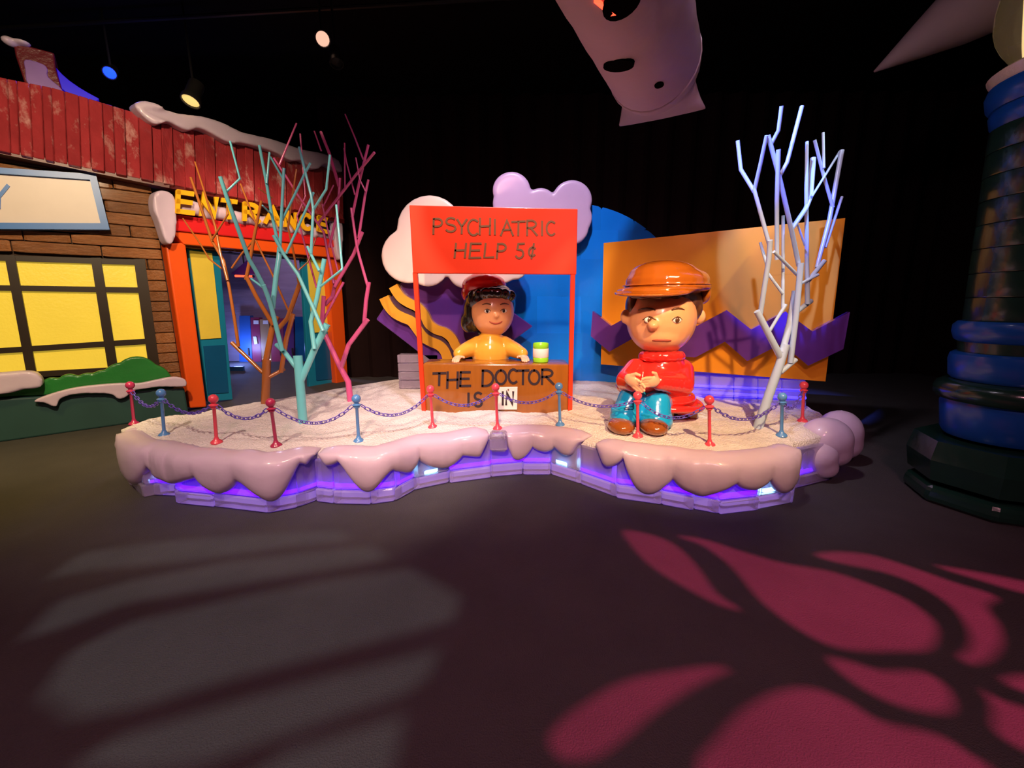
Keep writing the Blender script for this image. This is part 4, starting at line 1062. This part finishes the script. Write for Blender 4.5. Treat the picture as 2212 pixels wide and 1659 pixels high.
tg_ = [H_(1060, 762, .0, 42, 46, .19), H_(1060, 734, .0, 28, 22, .14), cap_(T_(1060, 800), T_(1060, 822), .22, .22)]
for pts in ([(1034, 745, 0), (1008, 756, -.10), (992, 764, -.20)], [(1088, 745, 0), (1112, 756, -.10), (1128, 764, -.20)]):
    a, b, c = [T_(*p) for p in pts]
    tg_ += [cap_(a, b, 20*KG, 17*KG), cap_(b, c, 17*KG, 13*KG)]
obj('top', remesh(merge(*tg_), .013, 5), M_top, gi, 2)
obj('collar', remesh(merge(*[ell(T_(1060, 727, -.0)+Vector((math.cos(a)*.095, math.sin(a)*.09, 0)), (.035, .035, .028), 10, 8) for a in [2*PI*k/14 for k in range(14)]]), .011, 3), M_top, gi, 2)
def deskpt(u, v, y): 
    p = Py(u, v, y); return Vector((p.x, p.y, deskz+.045))
for u, sgn in ((991, 1), (1131, -1)):
    obj('hand', hand(deskpt(u, 768, YG-.23), (.12*-sgn, -1, -.12), (sgn, 0, .1), (0, 0, -1), .11, .35), M_hand, gi, 2)

# ================================================================== LAMP POST (right edge)
LX = Vector((3.62, 2.95, 0))
def prof(u, v):
    d = ray(u, v); dv = Vector((d.x, d.y)).normalized()
    a = Vector((LX.x, LX.y)); s = a.dot(dv); r = abs(a.x*dv.y-a.y*dv.x)
    return r, CAMZ+s*d.z/math.hypot(d.x, d.y)
lp = thing('lamp_post', 'tall dark green ice lamp column with blue rings and glass globe', 'lamp post', LX)
def ringy(name, pts, m, seg=40, sm=1):
    pr = [prof(*p) for p in pts]
    return obj(name, lathe(pr, LX, seg), m, lp, sm)
rb, zb0 = prof(1955, 1010)
obj('base_block', bev(lathe([(rb*1.0, .005), (rb*1.02, zb0*.55), (rb*.96, zb0)], LX, 8), .02, 1), M_col, lp)
ringy('base_step', [(1960, 1000), (1958, 960), (1975, 925)], M_col, 8, 0)
ringy('ring', [(2035, 926), (2028, 915), (2028, 860), (2034, 850)], M_ring)
ringy('collar', [(2022, 850), (2014, 842), (2014, 828), (2022, 818), (2040, 812)], M_col)
ringy('ring', [(2052, 812), (2046, 806), (2046, 772), (2051, 760), (2060, 756)], M_ring)
ringy('neck', [(2066, 760), (2066, 730)], M_col)
ringy('ring', [(2068, 736), (2058, 730), (2054, 715), (2057, 700), (2068, 692)], M_ring)
cur = [(2077, 694), (2090, 600), (2104, 500), (2118, 400), (2134, 292)]
cb = [(cur[0][0]+(cur[-1][0]-cur[0][0])*k/8, cur[0][1]+(cur[-1][1]-cur[0][1])*k/8) for k in range(9)]
for k in range(8):
    (a, b), (c, d) = cb[k], cb[k+1]
    ringy('column_drum', [(a+1, b-.6), (a, b-3), (c, d+3), (c+1, d+.6)], M_col)
ringy('ring', [(2140, 290), (2134, 280), (2132, 262), (2140, 250)], M_ring); ringy('ring', [(2134, 252), (2126, 244), (2124, 222), (2132, 206)], M_ring)
ringy('globe_seat', [(2146, 208), (2132, 190), (2129, 184), (2140, 176), (2150, 172)], M_frost)
r1, z1 = prof(2150, 172); rg, zg = prof(2132, 118)
obj('globe', ell(LX+Vector((0, 0, z1+rg*.86)), (rg, rg, rg), 28, 18), M_globe, lp, 2)
obj('lamp_core', lathe([(rg*.25, z1), (rg*.55, z1+rg*.2), (rg*.6, z1+rg*1.2), (rg*.3, z1+rg*1.5)], LX, 20), M_glow, lp, 1)
rt, zt_ = prof(2185, 40)
obj('crown', lathe([(rg*.7, z1+rg*1.60), (rg*.9, z1+rg*1.7), (rg*.5, z1+rg*2.1), (rg*.15, z1+rg*2.5)], LX, 24), M_ring, lp, 1)

# ================================================================== DUCTS
def duct_axis(u0, v0, y0, dirv, L): 
    a = Py(u0, v0, y0); return a, Vector(dirv).normalized()
# main fabric duct runs level, away to the right
d1 = ray(1601, 652); d1.z = 0; d1.normalize()
endc = Py(1412, 138, 3.75); R1 = .35
dt = thing('fabric_duct', 'grey lilac fabric air duct with round openings hanging over the booth', 'air duct', endc)
side1 = Vector((d1.y, -d1.x, 0)); upv = Vector((0, 0, 1))
def ring_duct(c, rx, rz, n=28, ph=0, wr=0):
    return [c+side1*(rx*math.cos(2*PI*k/n))+upv*(rz*math.sin(2*PI*k/n))*(1+wr*noise.noise((c.x*6, c.y*6, k*.5))) for k in range(n)]
def loft(rings):
    n = len(rings[0]); V = [p for r in rings for p in r]; Fc = []
    for i in range(len(rings)-1):
        for k in range(n):
            a = i*n+k; b = i*n+(k+1) % n; Fc.append((a, b, b+n, a+n))
    Fc.append(tuple(range(n-1, -1, -1))); Fc.append(tuple(range((len(rings)-1)*n, len(rings)*n)))
    return V, Fc
rs = []
for k in range(26):
    s = -3.2+k*.125
    rs.append(ring_duct(endc+d1*s, R1*(1+.01*math.sin(k*2.1)), R1*(1+.012*math.sin(k*1.7)), wr=.012))
for s, a, b in ((.03, 1.0, 1.0), (.12, .97, .94), (.20, .90, .80), (.26, .78, .58), (.30, .70, .40)):
    rs.append(ring_duct(endc+d1*s, R1*a, R1*b, wr=.02))
obj('sleeve', loft(rs), M_duct, dt, 2)
rs = [ring_duct(endc+d1*s-upv*dz, R1*a, R1*b, wr=.03) for s, a, b, dz in ((.16, .84, .62, .06), (.24, .86, .42, .12), (.32, .95, .20, .19), (.40, 1.05, .07, .24), (.42, 1.05, .03, .245))]
obj('tail', loft(rs), M_duct, dt, 2)
obj('seam', loft([ring_duct(endc+d1*s, R1*a, R1*a) for s, a in ((-.03, 1.0), (-.02, 1.02), (.0, 1.02), (.01, 1.0))]), M_duct, dt, 2)
def on_duct(u, v):
    d = ray(u, v); best = None
    for k in range(200, 700):
        p = CAM+d*(k*.01); q = p-endc; q = q-d1*q.dot(d1)
        if q.length <= R1*1.012: return p, q.normalized()
    return CAM+d*3.5, Vector((0, 0, -1))
def hole(u, v, a, b, ang=0):
    p, n = on_duct(u, v); al = d1; sd = n.cross(al).normalized()
    ca, sa = math.cos(ang), math.sin(ang)
    e1 = al*ca+sd*sa; e2 = sd*ca-al*sa
    pts = [p+n*.004+e1*(a*math.cos(2*PI*k/20))+e2*(b*math.sin(2*PI*k/20)) for k in range(20)]
    obj('opening', prism(pts, [q-n*.03 for q in pts]), M_hole, dt)
hole(1336, 142, .075, .11, .3); hole(1424, 184, .045, .028, .4); hole(1343, 8, .11, .10)
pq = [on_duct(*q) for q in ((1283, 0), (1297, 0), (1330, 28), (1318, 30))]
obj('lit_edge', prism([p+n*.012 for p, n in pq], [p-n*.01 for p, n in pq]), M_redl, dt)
for s in (-1.2, -2.2):
    c = endc+d1*s+upv*R1; obj('hanger', tube([c-upv*.02, Vector((c.x, c.y, 5.4))], .008, 6), M_fix, dt)
# pointed duct end at the right
tip = Py(1888, 155, 5.2); far = Py(2330, -140, 4.4); ax2 = (far-tip).normalized(); L2 = (far-tip).length
d2 = thing('fabric_duct', 'grey fabric air duct tapering to a point beside the lamp globe', 'air duct', tip)
x2 = ax2.cross(Vector((0, 0, 1))).normalized(); y2 = x2.cross(ax2)
def r2(c, rx, rz, n=24): return [c+x2*(rx*math.cos(2*PI*k/n))+y2*(rz*math.sin(2*PI*k/n)) for k in range(n)]
rs = [r2(tip+ax2*s, a, b) for s, a, b in ((0, .01, .01), (.12, .06, .06), (.36, .17, .16), (.66, .29, .28), (.96, .37, .36), (1.14, .40, .40))]
obj('point', loft(rs), M_duct, d2, 2)
rs = [r2(tip+ax2*s, a, a) for s, a in ((1.10, .36), (1.18, .415), (1.3, .43), (1.8, .44), (2.4, .44))]
obj('sleeve', loft(rs), M_duct, d2, 2)
c = tip+ax2*1.6; obj('hanger', tube([c+Vector((0, 0, .3)), Vector((c.x, c.y, 5.4))], .008, 6), M_fix, d2)

# ================================================================== LAMP FIXTURES
def fixture(name, label, u, v, y, aim, r, lens, yoke=True):
    p = Py(u, v, y); a = (Vector(aim)-p).normalized()
    t = thing(name, label, 'spotlight', p)
    obj('housing', lathe([(r*.55, -r*3.2), (r*.9, -r*2.9), (r*.95, -r*.8), (r*1.15, -r*.4), (r*1.15, .02), (r*1.02, .02), (r*1.0, -r*.1)], p, 18, a), M_fix, t, 1)
    obj('lens', lathe([(r*.2, -r*.12), (r*.98, -r*.12), (r*.98, -r*.02), (r*.2, .012)], p, 18, a), lens, t, 1)
    b = p-a*r*1.6
    obj('yoke', tube([b, b+Vector((0, 0, .25)), Vector((b.x, b.y, 5.4))], .014, 6), M_fix, t)
    return t
fixture('stage_spotlight', 'round glowing peach stage spotlight hanging from the dark ceiling', 697, 84, 5.6, (.2, 1.0, 1.2), .075, M_lens)
fixture('stage_spotlight', 'black stage spotlight with a yellow lit lens above the snow cap', 412, 217, 6.2, (-4.6, 4.0, 0), .10, M_lens2)
fixture('stage_spotlight', 'unlit black stage spotlight hanging below the peach one', 727, 135, 5.7, (-1.5, 4.6, 1.5), .07, M_fix)
fixture('led_spotlight', 'deep blue glowing spotlight beside the roof chimney', 237, 157, 6.3, (-3.6, 3.0, 2.0), .07, M_lblue)
light('led_spill', 'POINT', Py(246, 150, 6.0), (0, 0, 0), (.02, .03, 1), 4, .05)
tag(obj('lighting_pipe', tube([(-8, 6.5, 5.2), (4.5, 5.6, 5.2)], .025, 8), M_fix), 'thin black lighting pipe under the dark ceiling', 'pipe')
# ---- gobo projectors: lamp, housing and a cut metal plate that throws the floor patterns
def gobo(name, label, loc, shapes, col, power, dz, soft, cone):
    P0 = Vector(loc); t = thing(name, label, 'projector', P0)
    cu = bpy.data.curves.new('plate', 'CURVE'); cu.dimensions = '2D'; cu.fill_mode = 'BOTH'
    k = dz/P0.z
    cen = sum((Vector((p.x, p.y)) for s in shapes for p in s), Vector((0, 0)))/sum(len(s) for s in shapes)
    c0 = (cen-Vector((P0.x, P0.y)))*k
    mr = 1.5*dz*math.tan(math.radians(cone/2))+.1
    def spl(pts):
        s = cu.splines.new('POLY'); s.points.add(len(pts)-1); s.use_cyclic_u = True
        for q, p in zip(s.points, pts): q.co = (p[0], p[1], 0, 1)
    spl([(c0.x+mr*math.cos(2*PI*i/32), c0.y+mr*math.sin(2*PI*i/32)) for i in range(32)])
    for s in shapes: spl([((p.x-P0.x)*k, (p.y-P0.y)*k) for p in s])
    tmp = bpy.data.objects.new('tmp', cu); COL.objects.link(tmp)
    dg = bpy.context.evaluated_depsgraph_get(); me = bpy.data.meshes.new_from_object(tmp.evaluated_get(dg)); bpy.data.objects.remove(tmp)
    me.materials.clear(); me.materials.append(M_fix)
    o = bpy.data.objects.new('gobo_plate', me); COL.objects.link(o); o.parent = t; o.location = (0, 0, -dz)
    obj('housing', merge(lathe([(.06, .10), (.09, .09), (.09, .05), (.06, .05)], P0, 16)), M_fix, t, 1)
    obj('yoke', tube([P0+Vector((0, 0, .09)), Vector((P0.x, P0.y, 5.4))], .02, 8), M_fix, t)
    for a in range(3):
        q = Vector((math.cos(a*2.1), math.sin(a*2.1), 0))
        obj('bracket', tube([P0+q*.085+Vector((0, 0, .06)), P0+Vector((c0.x, c0.y, -dz+.003))+q*(mr-.02)], .008, 6), M_fix, t)
    l = light(name+'_lamp', 'SPOT', P0, (cen.x, cen.y, 0), col, power, soft, cone, .15)
def fl_(px, k=4): return [Pz(u, v) for u, v in smooth_loop(px, k)]
def g7(pts): return [(1106+x/2, 1100+y/2) for x, y in pts]
pet = [g7([(480, 95), (560, 100), (690, 145), (790, 235), (880, 360), (985, 432), (900, 415), (760, 345), (600, 245), (510, 150)]),
       g7([(715, 118), (830, 130), (1000, 185), (1180, 235), (1380, 270), (1560, 330), (1720, 400), (1830, 500), (1800, 600), (1660, 612), (1480, 608), (1340, 575), (1180, 480), (1060, 380), (960, 260), (830, 160)]),
       g7([(1310, 200), (1400, 185), (1560, 200), (1750, 260), (1920, 320), (2090, 375), (2050, 420), (2100, 500), (2110, 580), (2050, 650), (1960, 665), (1935, 640), (1980, 600), (1975, 520), (1900, 420), (1760, 330), (1600, 270), (1430, 235)]),
       g7([(1830, 245), (2000, 270), (2200, 310), (2420, 360), (2420, 400), (2200, 358), (2000, 300)]),
       g7([(1365, 650), (1450, 655), (1600, 700), (1780, 705), (1880, 770), (1905, 850), (1850, 878), (1720, 860), (1580, 810), (1450, 730)]),
       g7([(940, 690), (860, 680), (700, 700), (500, 740), (330, 830), (200, 930), (160, 1010), (220, 1080), (360, 1070), (480, 990), (600, 890), (730, 800), (860, 730)]),
       g7([(2120, 745), (2220, 720), (2400, 740), (2450, 800), (2350, 830), (2212, 785)]),
       g7([(2040, 785), (2120, 830), (2300, 890), (2450, 1000), (2400, 1100), (2212, 1040), (2090, 960), (2080, 860)]),
       g7([(800, 1130), (880, 1000), (1000, 870), (1150, 790), (1300, 775), (1450, 830), (1600, 920), (1850, 980), (1990, 1070), (2080, 1150), (1900, 1400), (1400, 1500), (900, 1400)])]
gobo('pattern_projector', 'black pattern projector throwing pink petals on the floor', (2.7, .3, 4.5), [fl_(p) for p in pet], (1, .06, .20), 2100, .45, .0035, 60)
def g6(pts): return [(x/2, 1100+y/2) for x, y in pts]
fan = [g6([(1460, 90), (1520, 132), (1200, 165), (800, 225), (400, 260), (200, 300), (350, 190), (700, 140), (1100, 110)]),
       g6([(1600, 160), (1690, 212), (1300, 275), (900, 345), (560, 400), (300, 500), (100, 560), (250, 400), (560, 310), (1000, 225)]),
       g6([(1770, 255), (1990, 380), (1960, 480), (1500, 600), (1000, 730), (600, 850), (330, 900), (180, 800), (300, 620), (560, 490), (1000, 390), (1400, 310)]),
       g6([(1900, 605), (1850, 720), (1760, 790), (1300, 950), (900, 1090), (600, 1140), (300, 1110), (500, 990), (900, 870), (1400, 730)]),
       g6([(1745, 890), (1700, 1100), (1600, 1300), (1200, 1300), (1000, 1200), (1250, 1040)])]
gobo('pattern_projector', 'black pattern projector throwing a pale fan on the floor', (-1.4, -.3, 4.5), [fl_(p, 1) for p in fan], (.80, .86, .82), 430, .45, .006, 62)
